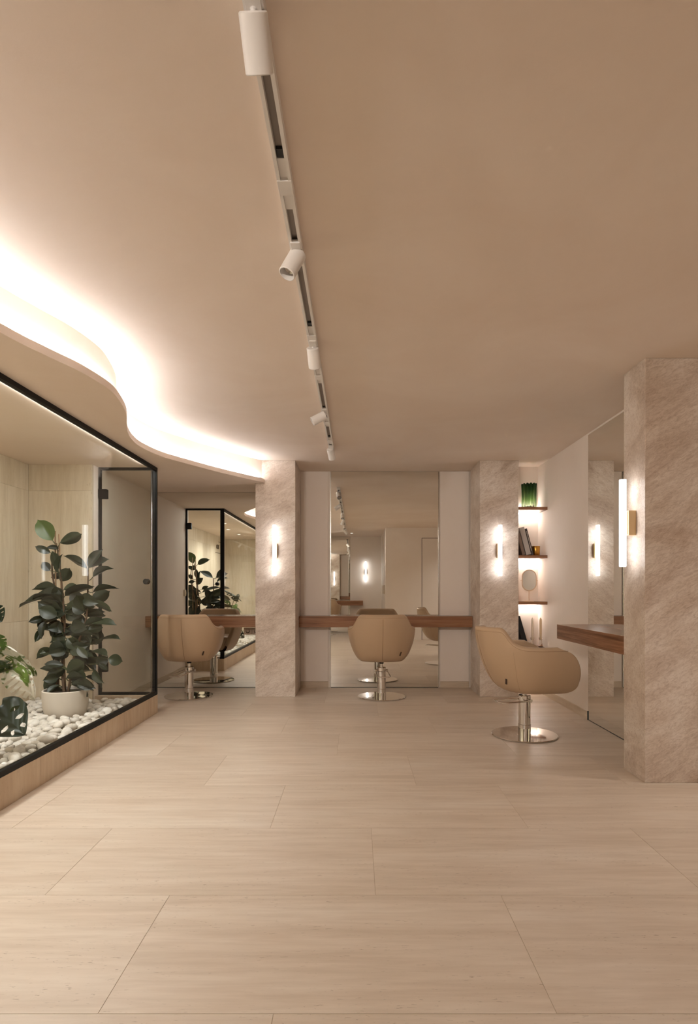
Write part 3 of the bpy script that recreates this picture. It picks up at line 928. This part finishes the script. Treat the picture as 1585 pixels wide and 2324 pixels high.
# ---------------------------------------------------------------- ceiling track and spotlights
XT = -0.228
tr = thing('track_rail', 'long white lighting track on the ceiling', 'track light', (XT, 2.6, ZC))
y0, y1 = -0.9 - 2.6, 5.62 - 2.6
for sx in (-1, 1):
    box('side_rail', sx * 0.0175 - 0.0055, sx * 0.0175 + 0.0055, y0, y1, -0.033, 0.0, M_white, tr)
box('channel', -0.012, 0.012, y0, y1, -0.012, -0.001, M_trackin, tr)
box('end_cap', -0.023, 0.023, y1, y1 + 0.006, -0.034, 0.0, M_white, tr)
for yy in (1.905, 3.05, 3.62, 4.62, 5.2):
    box('joiner', -0.0235, 0.0235, yy - 0.035 - 2.6, yy + 0.035 - 2.6, -0.0345, -0.012, M_white, tr, 0.001)
    box('contact_block', -0.0118, 0.0118, yy - 0.12 - 2.6, yy + 0.12 - 2.6, -0.024, -0.0125, M_white, tr)
    box('contact', -0.010, 0.010, yy - 0.155 - 2.6, yy - 0.12 - 2.6, -0.022, -0.0125, M_blackplastic, tr)

def spot(label, Y, aim, zc_=2.368, dx=0.0, group=None, L=0.108, R=0.0325, yoff=0.0):
    """cylinder head; aim = direction the mouth points"""
    a = Vector(aim).normalized()
    c = Vector((XT + dx, Y, zc_))
    t = thing('track_spotlight', label, 'spotlight', (XT, Y, ZC - 0.034), 0, group)
    o = Vector(t.location)
    q = Vector((0, 0, 1)).rotation_difference(-a)      # local +z = rear of the head
    hl = L / 2
    hd = lathe('head', [(0, hl), (R - 0.003, hl), (R, hl - 0.003), (R, -hl + 0.002), (R - 0.002, -hl), (R - 0.004, -hl), (R - 0.004, -hl + 0.032), (0, -hl + 0.034)], M_white, t, 40, c - o)
    hd.rotation_mode = 'QUATERNION'; hd.rotation_quaternion = q
    ln = lathe('lens', [(0, -hl + 0.024), (0.008, -hl + 0.024), (0.012, -hl + 0.030), (0.020, -hl + 0.024), (0.021, -hl + 0.033)], M_silver, hd, 32)
    rear = c - a * (hl - 0.004)
    # stem from track to the head
    top = Vector((XT, rear.y, ZC - 0.030))
    box('adapter', -0.018, 0.018, rear.y - o.y - 0.075, rear.y - o.y + 0.075, -0.004, 0.010, M_white, t, 0.001)
    st = [(0, top.y - o.y, 0.0), (0, top.y - o.y, min(rear.z + 0.01, ZC - 0.036) - o.z)]
    if (Vector(st[0]) - Vector(st[1])).length < 0.004: st[1] = (0, st[0][1], -0.006)
    tube('stem', st, 0.0085, M_white, t, 16)
    tube('knuckle', [Vector(st[1]), rear - o + Vector((0, 0, 0))], 0.007, M_white, t, 12)
    return t
spot('white cylinder track spotlight aimed at the mirrors, the farthest from them', 1.347, (0.03, 0.70, -0.72), group='spotlights facing the mirrors')
spot('white track spotlight swung toward the garden with its lens showing', 2.26, (-0.35, -0.25, -0.80), dx=-0.015)
spot('white cylinder track spotlight hanging between the two swung toward the garden', 3.18, (0.06, 0.62, -0.72), group='spotlights facing the mirrors')
spot('white track spotlight tipped sideways to the curved cove', 4.31, (-0.80, -0.10, -0.45), dx=-0.045)
spot('white track spotlight at the end of the rail near the back mirror', 5.45, (0.14, 0.66, -0.66))
spot('white track spotlight on the near end of the rail, seen in the mirror', 0.40, (0.5, -0.3, -0.6))

rr = thing('track_rail', 'short white lighting track added near the rear wall, out of view', 'track light', (-1.05, -1.2, ZC))  # rail and its spotlights added, unseen, to brighten back wall and pillar
for sy in (-1, 1):
    box('side_rail', -0.55, 0.22, sy * 0.0175 - 0.0055, sy * 0.0175 + 0.0055, -0.033, 0.0, M_white, rr)
box('channel', -0.55, 0.22, -0.012, 0.012, -0.012, -0.001, M_trackin, rr)
for xx in (-1.5, -1.2, -0.9):
    tgt = {-1.5: (-0.6, 6.4, 1.45), -1.2: (0.9, 6.4, 1.45), -0.9: (1.85, 3.4, 1.25)}[xx]
    aim = (Vector(tgt) - Vector((xx, -1.2, 2.36))).normalized()
    xt_, XT = XT, xx
    t = spot('white fill spotlight added on the rear rail, out of view', -1.2, aim, 2.36, group='added spotlights on the rear rail')
    XT = xt_
    li = bpy.data.lights.new('beam', 'SPOT'); li.energy = FLOOD_FILL; li.spot_size = math.radians(44); li.spot_blend = 0.75
    li.shadow_soft_size = 0.03; li.color = (1.0, 0.91, 0.82)
    lo = bpy.data.objects.new('beam', li); C.objects.link(lo); lo.parent = t
    lo.location = Vector((xx, -1.2, 2.36)) + aim * 0.056 - Vector(t.location)
    lo.rotation_mode = 'QUATERNION'; lo.rotation_quaternion = Vector((0, 0, -1)).rotation_difference(aim)

# ---------------------------------------------------------------- recessed downlights (garden, passage, added rear fill)
def downlight(label, x, y, z, power, group, angle=100, blend=0.6, col=(1.0, 0.97, 0.93)):
    t = thing('recessed_downlight', label, 'downlight', (x, y, z), 0, group)
    lathe('trim_ring', [(0.034, -0.001), (0.046, -0.001), (0.048, -0.004), (0.036, -0.006), (0.034, -0.001)], M_white, t, 32)
    lathe('lamp', [(0, -0.002), (0.034, -0.002)], M_lamp, t, 24)
    li = bpy.data.lights.new('beam', 'SPOT'); li.energy = power; li.spot_size = math.radians(angle); li.spot_blend = blend
    li.shadow_soft_size = 0.034; li.color = col
    lo = bpy.data.objects.new('beam', li); C.objects.link(lo); lo.parent = t; lo.location = (0, 0, -0.012)
    return t
for x, y in ((-2.20, 3.50), (-2.35, 2.5), (-2.35, 1.5)):
    downlight('small recessed downlight above the indoor garden', x, y, ZS, GARDEN, 'garden downlights', 155, 1.0, (0.97, 0.98, 1.0))
for (x, y) in ((3.1, 2.95), (2.5, 1.4)):  # one throws the pillar's shadow, the other is added fill; both unseen
    downlight('small recessed downlight in the ceiling out of view', x, y, ZC, CORR, 'ceiling downlights', 130, 0.8)

downlight('small added downlight in the ceiling near the rear mirror', -0.1, -0.75, ZC, 16.0, 'ceiling downlights', 130, 0.8)  # added to brighten the rear wall in the centre mirror

# ---------------------------------------------------------------- garden bed: pot plants and pebbles
bed_z = 0.125
bed = struct(box('garden_bed', XGB, XG - 0.095, 0.30, 5.17, 0.0, bed_z - 0.02, M_grout), 'flat bed of the indoor garden under the pebbles', 'bed')
POT = Vector((-2.27, 4.60, bed_z - 0.015))
MPOT = Vector((-2.30, 3.15, bed_z - 0.015))
def pot(label, P, R, h):
    t = thing('plant_pot', label, 'plant pot', P)
    lathe('bowl', [(0, 0), (R * 0.80, 0), (R * 0.86, 0.012), (R * 0.97, h * 0.45), (R, h * 0.8), (R, h - 0.006), (R - 0.006, h), (R - 0.014, h - 0.004), (R - 0.016, h - 0.03), (0, h - 0.03)], M_pot, t, 64)
    lathe('soil', [(0, h - 0.024), (R - 0.018, h - 0.026)], M_soil, t, 32)
    return t
pot('round white ceramic pot holding the rubber plant', POT, 0.168, 0.225)
pot('round white ceramic pot holding the monstera', MPOT, 0.16, 0.21)

# --- rubber plant
def leaf_mesh(seed, curl, fold, wave):
    rnd = random.Random(seed)
    bm = bmesh.new()
    NA, NBk = 12, 6
    grid = []
    for i in range(NA + 1):
        a = i / NA
        wd = 0.5 * (math.sin(math.pi * min(a ** 0.88, 1)) ** 0.80) if 0 < a < 1 else 0.0
        if a > 0.9: wd *= 0.55
        row = []
        for j in range(NBk + 1):
            b_ = j / NBk * 2 - 1
            z = fold * abs(b_) * wd + curl * (a - 0.5) ** 2 - curl * 0.25 + wave * math.sin(a * 6 + seed) * b_ * wd
            row.append(bm.verts.new((b_ * wd, a, z)))
        grid.append(row)
    for i in range(NA):
        for j in range(NBk):
            bm.faces.new((grid[i][j], grid[i][j + 1], grid[i + 1][j + 1], grid[i + 1][j]))
    bmesh.ops.remove_doubles(bm, verts=bm.verts, dist=1e-5)
    bmesh.ops.recalc_face_normals(bm, faces=bm.faces)
    me = bpy.data.meshes.new('leaf'); bm.to_mesh(me); bm.free()
    for p in me.polygons: p.use_smooth = True
    return me
def rib_mesh(curl, fold):
    bm = bmesh.new()
    bm_tube(bm, [(0, a / 8, curl * (a / 8 - 0.5) ** 2 - curl * 0.25 + 0.004) for a in range(9)], [0.016 - 0.0015 * i for i in range(9)], 5)
    me = bpy.data.meshes.new('midrib'); bm.to_mesh(me); bm.free()
    me.materials.append(M_rib)
    return me
LV = [(leaf_mesh(i, c, f, w_), rib_mesh(c, f)) for i, (c, f, w_) in enumerate(((-0.35, 0.45, 0.08), (-0.6, 0.6, 0.12), (-0.2, 0.30, 0.10), (-0.4, 0.5, -0.12)))]
LV_top = []
for (a, r_) in LV:
    b_ = a.copy(); b_.materials.append(M_ficus_top); LV_top.append((b_, r_)); a.materials.append(M_ficus)
plant = thing('rubber_plant', 'tall dark green rubber plant standing in the white pot', 'plant', (POT.x, POT.y, POT.z + 0.2))
PO = Vector(plant.location)
def A(x, y): return (60 + x * 0.14511, 1150 + y * 0.14511)
def B(x, y): return (60 + x * 0.14511, 1380 + y * 0.14511)
SY = POT.y
stems = [
    [(B(590, 1290), 0.0), (B(560, 900), 0.02), (B(600, 300), -0.01), (A(560, 1300), 0.0), (A(530, 1000), 0.0), (A(470, 570), 0.01)],
    [(B(500, 1280), 0.05), (B(500, 850), 0.05), (B(560, 200), 0.04), (A(430, 1200), 0.03), (A(400, 930), 0.03), (A(420, 700), 0.03)],
    [(B(650, 1290), -0.05), (B(760, 700), -0.06), (B(930, 200), -0.05), (A(960, 1300), -0.04), (A(965, 970), -0.03)],
]
stem_pts = []
for s in stems:
    P = [px(u, v, SY + dy + (0.06 if v < 1540 else 0.02)) - PO for (u, v), dy in s]
    P[0].z -= 0.03
    P = [Vector(p) for p in catmull([tuple(p) for p in P], 5)]
    stem_pts += P
    tube('stem', P, [0.011 - 0.006 * i / len(P) for i in range(len(P))], M_stem, plant, 8)
for (a, b_, dy) in ((A(450, 380), B(475, 1300), 0.09), (A(508, 430), B(612, 1300), 0.075)):
    tube('support_cane', [px(b_[0], b_[1], SY + dy) - PO, px(a[0], a[1], SY + dy) - PO], 0.006, M_cane, plant, 8)
leaves = [  # base, tip, width in the crop's pixels
    (A(410, 530), A(175, 200), 250, 1), (A(520, 570), A(870, 425), 170, 0), (A(380, 720), A(130, 620), 110, 0), (A(510, 650), A(300, 650), 70, 0),
    (A(400, 700), A(490, 1010), 130, 0), (A(510, 1050), A(570, 735), 60, 0), (A(960, 970), A(570, 765), 100, 0), (A(970, 960), A(1200, 665), 130, 0),
    (A(975, 950), A(1300, 820), 120, 0), (A(1040, 1100), A(1370, 970), 100, 0), (A(370, 1000), A(240, 870), 130, 0), (A(530, 1170), A(680, 960), 180, 0),
    (A(520, 1070), A(380, 1110), 100, 0), (A(540, 1340), A(80, 1300), 120, 0), (A(600, 1400), A(1070, 1245), 140, 0), (A(1040, 1340), A(1460, 1285), 60, 0),
    (A(1010, 1480), A(1310, 1320), 190, 0), (A(560, 1380), A(80, 1470), 80, 0), (A(600, 1560), A(290, 1420), 190, 0), (A(330, 1440), A(-127, 1585), 60, 0),
    (A(600, 1600), A(1090, 1570), 170, 0), (A(540, 1680), A(170, 1480), 240, 0), (A(1020, 1500), A(1340, 1640), 110, 0), (A(580, 1300), A(780, 1210), 100, 0),
    (A(680, 1500), A(900, 1380), 250, 0), (B(270, 150), B(25, 220), 110, 0), (B(480, 130), B(180, 0), 200, 0), (B(300, 150), B(180, 330), 120, 0),
    (B(300, 200), B(240, 490), 90, 0), (B(250, 330), B(130, 540), 110, 0), (B(690, 270), B(960, 330), 190, 0), (B(980, 290), B(1420, 270), 90, 0),
    (B(960, 350), B(1200, 300), 120, 0), (B(840, 370), B(1010, 560), 90, 0), (B(1100, 570), B(1180, 360), 120, 0), (B(1150, 500), B(1480, 495), 45, 0),
    (B(510, 250), B(400, 480), 200, 0), (B(640, 480), B(820, 640), 180, 0), (B(420, 520), B(560, 800), 220, 0), (B(500, 500), B(640, 760), 60, 0),
    (B(400, 640), B(150, 800), 140, 0), (B(680, 700), B(850, 830), 90, 0), (B(780, 720), B(1060, 760), 110, 0), (B(980, 700), B(1280, 760), 80, 0),
    (B(1100, 880), B(1280, 760), 170, 0), (B(1280, 790), B(1510, 835), 170, 0), (B(630, 1010), B(910, 840), 230, 0), (B(620, 1100), B(900, 1100), 110, 0),
    (B(1050, 970), B(1220, 1180), 110, 0), (B(920, 1070), B(1190, 1270), 80, 0), (B(470, 990), B(310, 1060), 100, 0), (B(700, 1200), B(1045, 1230), 140, 0),
    (B(590, 1290), B(310, 1400), 130, 0), (B(480, 1230), B(270, 1280), 80, 0), (B(850, 1290), B(970, 1390), 90, 0), (B(1140, 870), B(1280, 970), 80, 0),
    (B(830, 560), B(990, 650), 230, 0), (B(700, 480), B(960, 520), 250, 0), (B(1000, 450), B(1090, 560), 180, 0), (B(520, 820), B(400, 880), 80, 0),
    (A(620, 1650), A(880, 1710), 230, 0), (A(560, 1500), A(430, 1250), 160, 0), (B(560, 420), B(700, 240), 220, 0), (B(560, 380), B(360, 200), 180, 0), (B(760, 330), B(880, 160), 180, 0),
    (B(600, 700), B(760, 500), 200, 0), (B(700, 620), B(880, 740), 150, 0), (B(560, 600), B(440, 380), 180, 0), (A(900, 1620), A(780, 1380), 170, 0), (A(820, 1560), A(990, 1360), 150, 0),
]
rnd = random.Random(8)
for q in range(44):   # the dense heart of the plant
    v_ = rnd.uniform(1345, 1560)
    cx = 60 + 0.14511 * (620 + (60 if v_ < 1500 else 0))
    u_ = cx + rnd.uniform(-28, 34)
    a_ = rnd.uniform(-0.3, 1.1) if u_ > cx else math.pi - rnd.uniform(-0.3, 1.1)
    l_ = rnd.uniform(34, 56)
    leaves.append(((u_, v_), (u_ + l_ * math.cos(a_), v_ + l_ * math.sin(a_) * 0.8), rnd.uniform(90, 170), 0))
rnd = random.Random(11)
for i, (b_, t_, wpx, top) in enumerate(leaves):
    near = min(stem_pts, key=lambda q: (PO + q - px(b_[0], b_[1], SY)).length)
    Yb = SY + near.y * 0.6 + rnd.uniform(-0.06, 0.06)
    ln = math.hypot(b_[0] - t_[0], b_[1] - t_[1])
    Yt = Yb + rnd.uniform(-0.8, 0.5) * ln * SY / F * (0.35 if ln > 45 else 0.8)
    p0, p1 = px(b_[0], b_[1], Yb) - PO, px(t_[0], t_[1], Yt) - PO
    d_ = (p1 - p0); L_ = d_.length; d_.normalize()
    wid = wpx * 1.08 * 0.14511 * SY / F
    wmin = 0.46 * L_
    # turn the blade about its length so that its seen width is right
    view = (p0 + PO - cam_o.location).normalized()
    side0 = d_.cross(view).normalized()
    wtrue = max(wid, wmin)
    ang = math.acos(min(1.0, wid / wtrue))
    if rnd.random() < 0.25: ang = -ang
    side = (Matrix.Rotation(ang, 3, d_) @ side0).normalized()
    nz = side.cross(d_).normalized()
    if nz.z < 0: side, nz = -side, -nz
    me, rb = (LV_top if top else LV)[i % 4]
    o = bpy.data.objects.new('leaf', me); C.objects.link(o); o.parent = plant
    o.matrix_local = Matrix.Translation(p0) @ Matrix((side, d_, nz)).transposed().to_4x4() @ Matrix.Diagonal((wtrue, L_, L_ * 0.55, 1))
    r_ = bpy.data.objects.new('midrib', rb); C.objects.link(r_); r_.parent = o
    r_.scale = (0.35, 1, 0.35)
    if (near - p0).length > 0.02:
        st_ = near + Vector((0, 0, -0.01))
        tube('petiole', [st_, (st_ + p0) / 2 + Vector((0, 0, -0.006)), p0], 0.0032, M_petiole, plant, 6)

# --- monstera
def monstera_mesh(seed, mat, slits, curl, droop, holes=True, only_holes=False):
    bm = bmesh.new()
    NA, NW = 84, 60
    rn = random.Random(seed)
    sl = []
    for s in (-1, 1):
        for q in range(slits):
            a0 = 0.14 + 0.72 * (q + 0.5) / slits + rn.uniform(-0.02, 0.02)
            sl.append((s, a0, rn.uniform(0.018, 0.03), rn.uniform(0.30, 0.5), 2.0 if not only_holes and (not holes or rn.random() < 0.65) else rn.uniform(0.74, 0.86)))
    if only_holes: sl = [(s_, a_, h_ * 1.5, 0.22, b_) for s_, a_, h_, c_, b_ in sl]
    G = {}
    for i in range(NA + 1):
        a = i / NA
        wd = 0.50 * (math.sin(math.pi * min(1, (a * 0.97 + 0.03)) ** 0.62) ** 0.75) if a < 1 else 0.0
        for j in range(NW + 1):
            b_ = j / NW * 2 - 1
            y = a - 0.16 * abs(b_) ** 1.5 * (1 - a) + 0.10 * abs(b_) * a * (1 - a)
            x = b_ * wd
            z = curl * (abs(b_) ** 2) * wd + droop * a * a + 0.02 * math.sin(abs(b_) * 9 + a * 14)
            G[i, j] = bm.verts.new((x, y, z))
    for i in range(NA):
        for j in range(NW):
            a, b_ = (i + 0.5) / NA, (j + 0.5) / NW * 2 - 1
            cut = False
            for s, a0, hw, b0, b1 in sl:
                if b_ * s > b0 and b_ * s < b1:
                    a_c = a0 + 0.12 * (abs(b_) - b0)
                    k = (abs(b_) - b0) / ((min(b1, 1.0)) - b0)
                    hh = hw * (1.3 * k + 0.35 if b1 > 1 else math.sin(math.pi * k) * 1.3)
                    if abs(a - a_c) < hh: cut = True
            if not cut:
                bm.faces.new((G[i, j], G[i, j + 1], G[i + 1, j + 1], G[i + 1, j]))
    bmesh.ops.delete(bm, geom=[v for v in bm.verts if not v.link_faces], context='VERTS')
    bmesh.ops.recalc_face_normals(bm, faces=bm.faces)
    me = bpy.data.meshes.new('leaf'); bm.to_mesh(me); bm.free()
    for p in me.polygons: p.use_smooth = True
    me.materials.append(mat)
    return me
mon = thing('monstera_plant', 'variegated monstera with split green and white leaves beside the glass', 'plant', (MPOT.x, MPOT.y, MPOT.z + 0.18))
MO = Vector(mon.location)
def D(x, y): return (x * 0.17217, 1380 + y * 0.17217)
mon_leaves = [  # base, tip, depths, width factor, roll, mat, slits, curl, droop
    (D(50, 520), D(505, 830), 3.50, 3.72, 0.17, 0.9, M_mon_var, 4, -0.25, -0.12),
    (D(215, 790), D(540, 1150), 3.46, 3.50, 0.19, -0.6, M_mon_var, 5, -0.45, -0.35),
    (D(-20, 1330), D(310, 1665), 3.40, 3.34, 0.24, 0.1, M_mon_dark, 3, -0.10, -0.06),
    (D(50, 1310), D(318, 1235), 3.48, 3.60, 0.13, 0.8, M_mon, 3, -0.3, -0.25),
    (D(-60, 720), D(128, 760), 3.36, 3.48, 0.10, 0.7, M_mon, 3, -0.3, -0.2),
    (D(-40, 380), D(70, 520), 3.36, 3.40, 0.09, 0.5, M_mon, 3, -0.3, -0.2),
    (D(-120, 40), D(32, 165), 3.30, 3.34, 0.14, 0.4, M_mon_dark, 3, -0.2, -0.2),
    (D(-300, 500), D(-700, 700), 3.2, 3.0, 0.24, 0.6, M_mon, 5, -0.2, -0.2),
    (D(-300, 200), D(-500, -300), 3.15, 3.3, 0.24, 0.4, M_mon_dark, 5, -0.2, -0.2),
    (D(-500, 900), D(-900, 1100), 3.1, 2.85, 0.22, 0.5, M_mon_var, 5, -0.2, -0.2),
    (D(-350, 300), D(-250, -250), 3.3, 3.6, 0.22, 0.5, M_mon, 5, -0.2, -0.2),
]
rnd = random.Random(4)
for i, (b_, t_, Yb, Yt, wid, roll, mt, slits, curl, droop) in enumerate(mon_leaves):
    p0, p1 = px(b_[0], b_[1], Yb) - MO, px(t_[0], t_[1], Yt) - MO
    for p in (p0, p1):
        p.x = min(p.x, XG - 0.035 - MO.x)
    d_ = p1 - p0; L_ = d_.length; d_.normalize()
    view = (p0 + MO - cam_o.location).normalized()
    side = d_.cross(view).normalized()
    side = (Matrix.Rotation(roll, 3, d_) @ side).normalized()
    nz = side.cross(d_).normalized()
    if nz.z < 0: side, nz = -side, -nz
    o = bpy.data.objects.new('leaf', monstera_mesh(i, mt, slits, curl, droop, True, i == 2)); C.objects.link(o); o.parent = mon
    # droop bends the tip down: start a little steeper so the tip still ends where it is seen
    o.matrix_local = Matrix.Translation(p0) @ Matrix((side, d_, nz)).transposed().to_4x4() @ Matrix.Diagonal((wid, L_, L_, 1))
    c0 = Vector((rnd.uniform(-0.04, 0.04), rnd.uniform(-0.04, 0.04), 0.0))
    mid_ = (c0 * 0.4 + p0 * 0.6) + Vector((0, 0, 0.10 + 0.1 * rnd.random()))
    pts = []
    for q in range(9):
        s = q / 8
        pts.append(c0 * (1 - s) ** 2 + mid_ * 2 * s * (1 - s) + p0 * s * s)
    tube('leaf_stalk', pts, [0.0065 - 0.003 * q / 8 for q in range(9)], M_petiole, mon, 8)

# --- pebbles
def pebble_mesh(seed, sub):
    rn = random.Random(seed)
    bm = bmesh.new()
    bmesh.ops.create_icosphere(bm, subdivisions=sub, radius=1.0)
    k = [(Vector((rn.uniform(-1, 1), rn.uniform(-1, 1), rn.uniform(-1, 1))).normalized(), rn.uniform(-0.16, 0.20)) for _ in range(5)]
    for v in bm.verts:
        d_ = v.co.normalized()
        s = 1.0 + sum(a * max(0, d_.dot(q)) ** 2 for q, a in k)
        v.co = d_ * s
    me = bpy.data.meshes.new('pebble'); bm.to_mesh(me); bm.free()
    for p in me.polygons: p.use_smooth = True
    me.materials.append(M_pebble)
    return me
PEB = [pebble_mesh(i, 2) for i in range(8)]
rn = random.Random(21)
placed = []
def free(x, y, r):
    for (qx, qy, qr) in placed:
        if (qx - x) ** 2 + (qy - y) ** 2 < (0.80 * (qr + r)) ** 2: return False
    for Q, R in ((POT, 0.158), (MPOT, 0.15)):
        if (Q.x - x) ** 2 + (Q.y - y) ** 2 < (R + r * 0.8) ** 2: return False
    return True
count = 0
tries = 0
while count < 292 and tries < 30000:
    tries += 1
    y = rn.uniform(2.95, 5.14)
    x = rn.uniform(XGB + 0.03, XG - 0.125)
    if x < -0.615 * y - 0.06: continue
    r = rn.choice((0.030, 0.034, 0.038, 0.043, 0.048)) * (1.0 if tries < 3000 else 0.8)
    if x + r > XG - 0.098 or y + r > 5.165 or x - r < XGB: continue
    if not free(x, y, r): continue
    placed.append((x, y, r))
    o = bpy.data.objects.new('pebble', PEB[rn.randrange(8)]); C.objects.link(o)
    k = rn.uniform(0.66, 0.9)
    h = r * rn.uniform(0.52, 0.66)
    o.scale = (r * 1.12, r * k, h)
    o.location = (x, y, bed_z + h * 0.75 + rn.uniform(-0.004, 0.016))
    o.rotation_euler = (rn.uniform(-0.35, 0.35), rn.uniform(-0.35, 0.35), rn.uniform(0, 6.28))
    tag(o, 'smooth white pebble in the indoor garden bed', 'pebble', 'white pebbles around the plants')
    count += 1
# the filler layer below and out of view: nobody could count it
vs, fs = [], []
src = pebble_mesh(40, 1)
sv = [v.co.copy() for v in src.vertices]; sf = [tuple(p.vertices) for p in src.polygons]
for i in range(1500):
    y = rn.uniform(0.33, 5.13); x = rn.uniform(XGB + 0.03, XG - 0.13)
    r = rn.uniform(0.026, 0.042)
    if any((Q.x - x) ** 2 + (Q.y - y) ** 2 < (R + r) ** 2 for Q, R in ((POT, 0.15), (MPOT, 0.14))): continue
    vis = x > -0.615 * y - 0.06 and y > 2.95
    z = bed_z - 0.012 + (rn.uniform(-0.006, 0.002) if vis else rn.uniform(0, 0.035))
    mt = Matrix.Translation((x, y, z)) @ Euler((rn.uniform(-0.4, 0.4), rn.uniform(-0.4, 0.4), rn.uniform(0, 6.28))).to_matrix().to_4x4() @ Matrix.Diagonal((r * 1.1, r * 0.8, r * 0.6, 1))
    b0 = len(vs)
    vs += [mt @ v for v in sv]; fs += [tuple(q + b0 for q in f) for f in sf]
pf_ = mesh_obj('pebble_fill', vs, fs, M_pebble, None, True)
tag(pf_, 'lower layer of white pebbles filling the garden bed', 'pebbles', None, 'stuff')
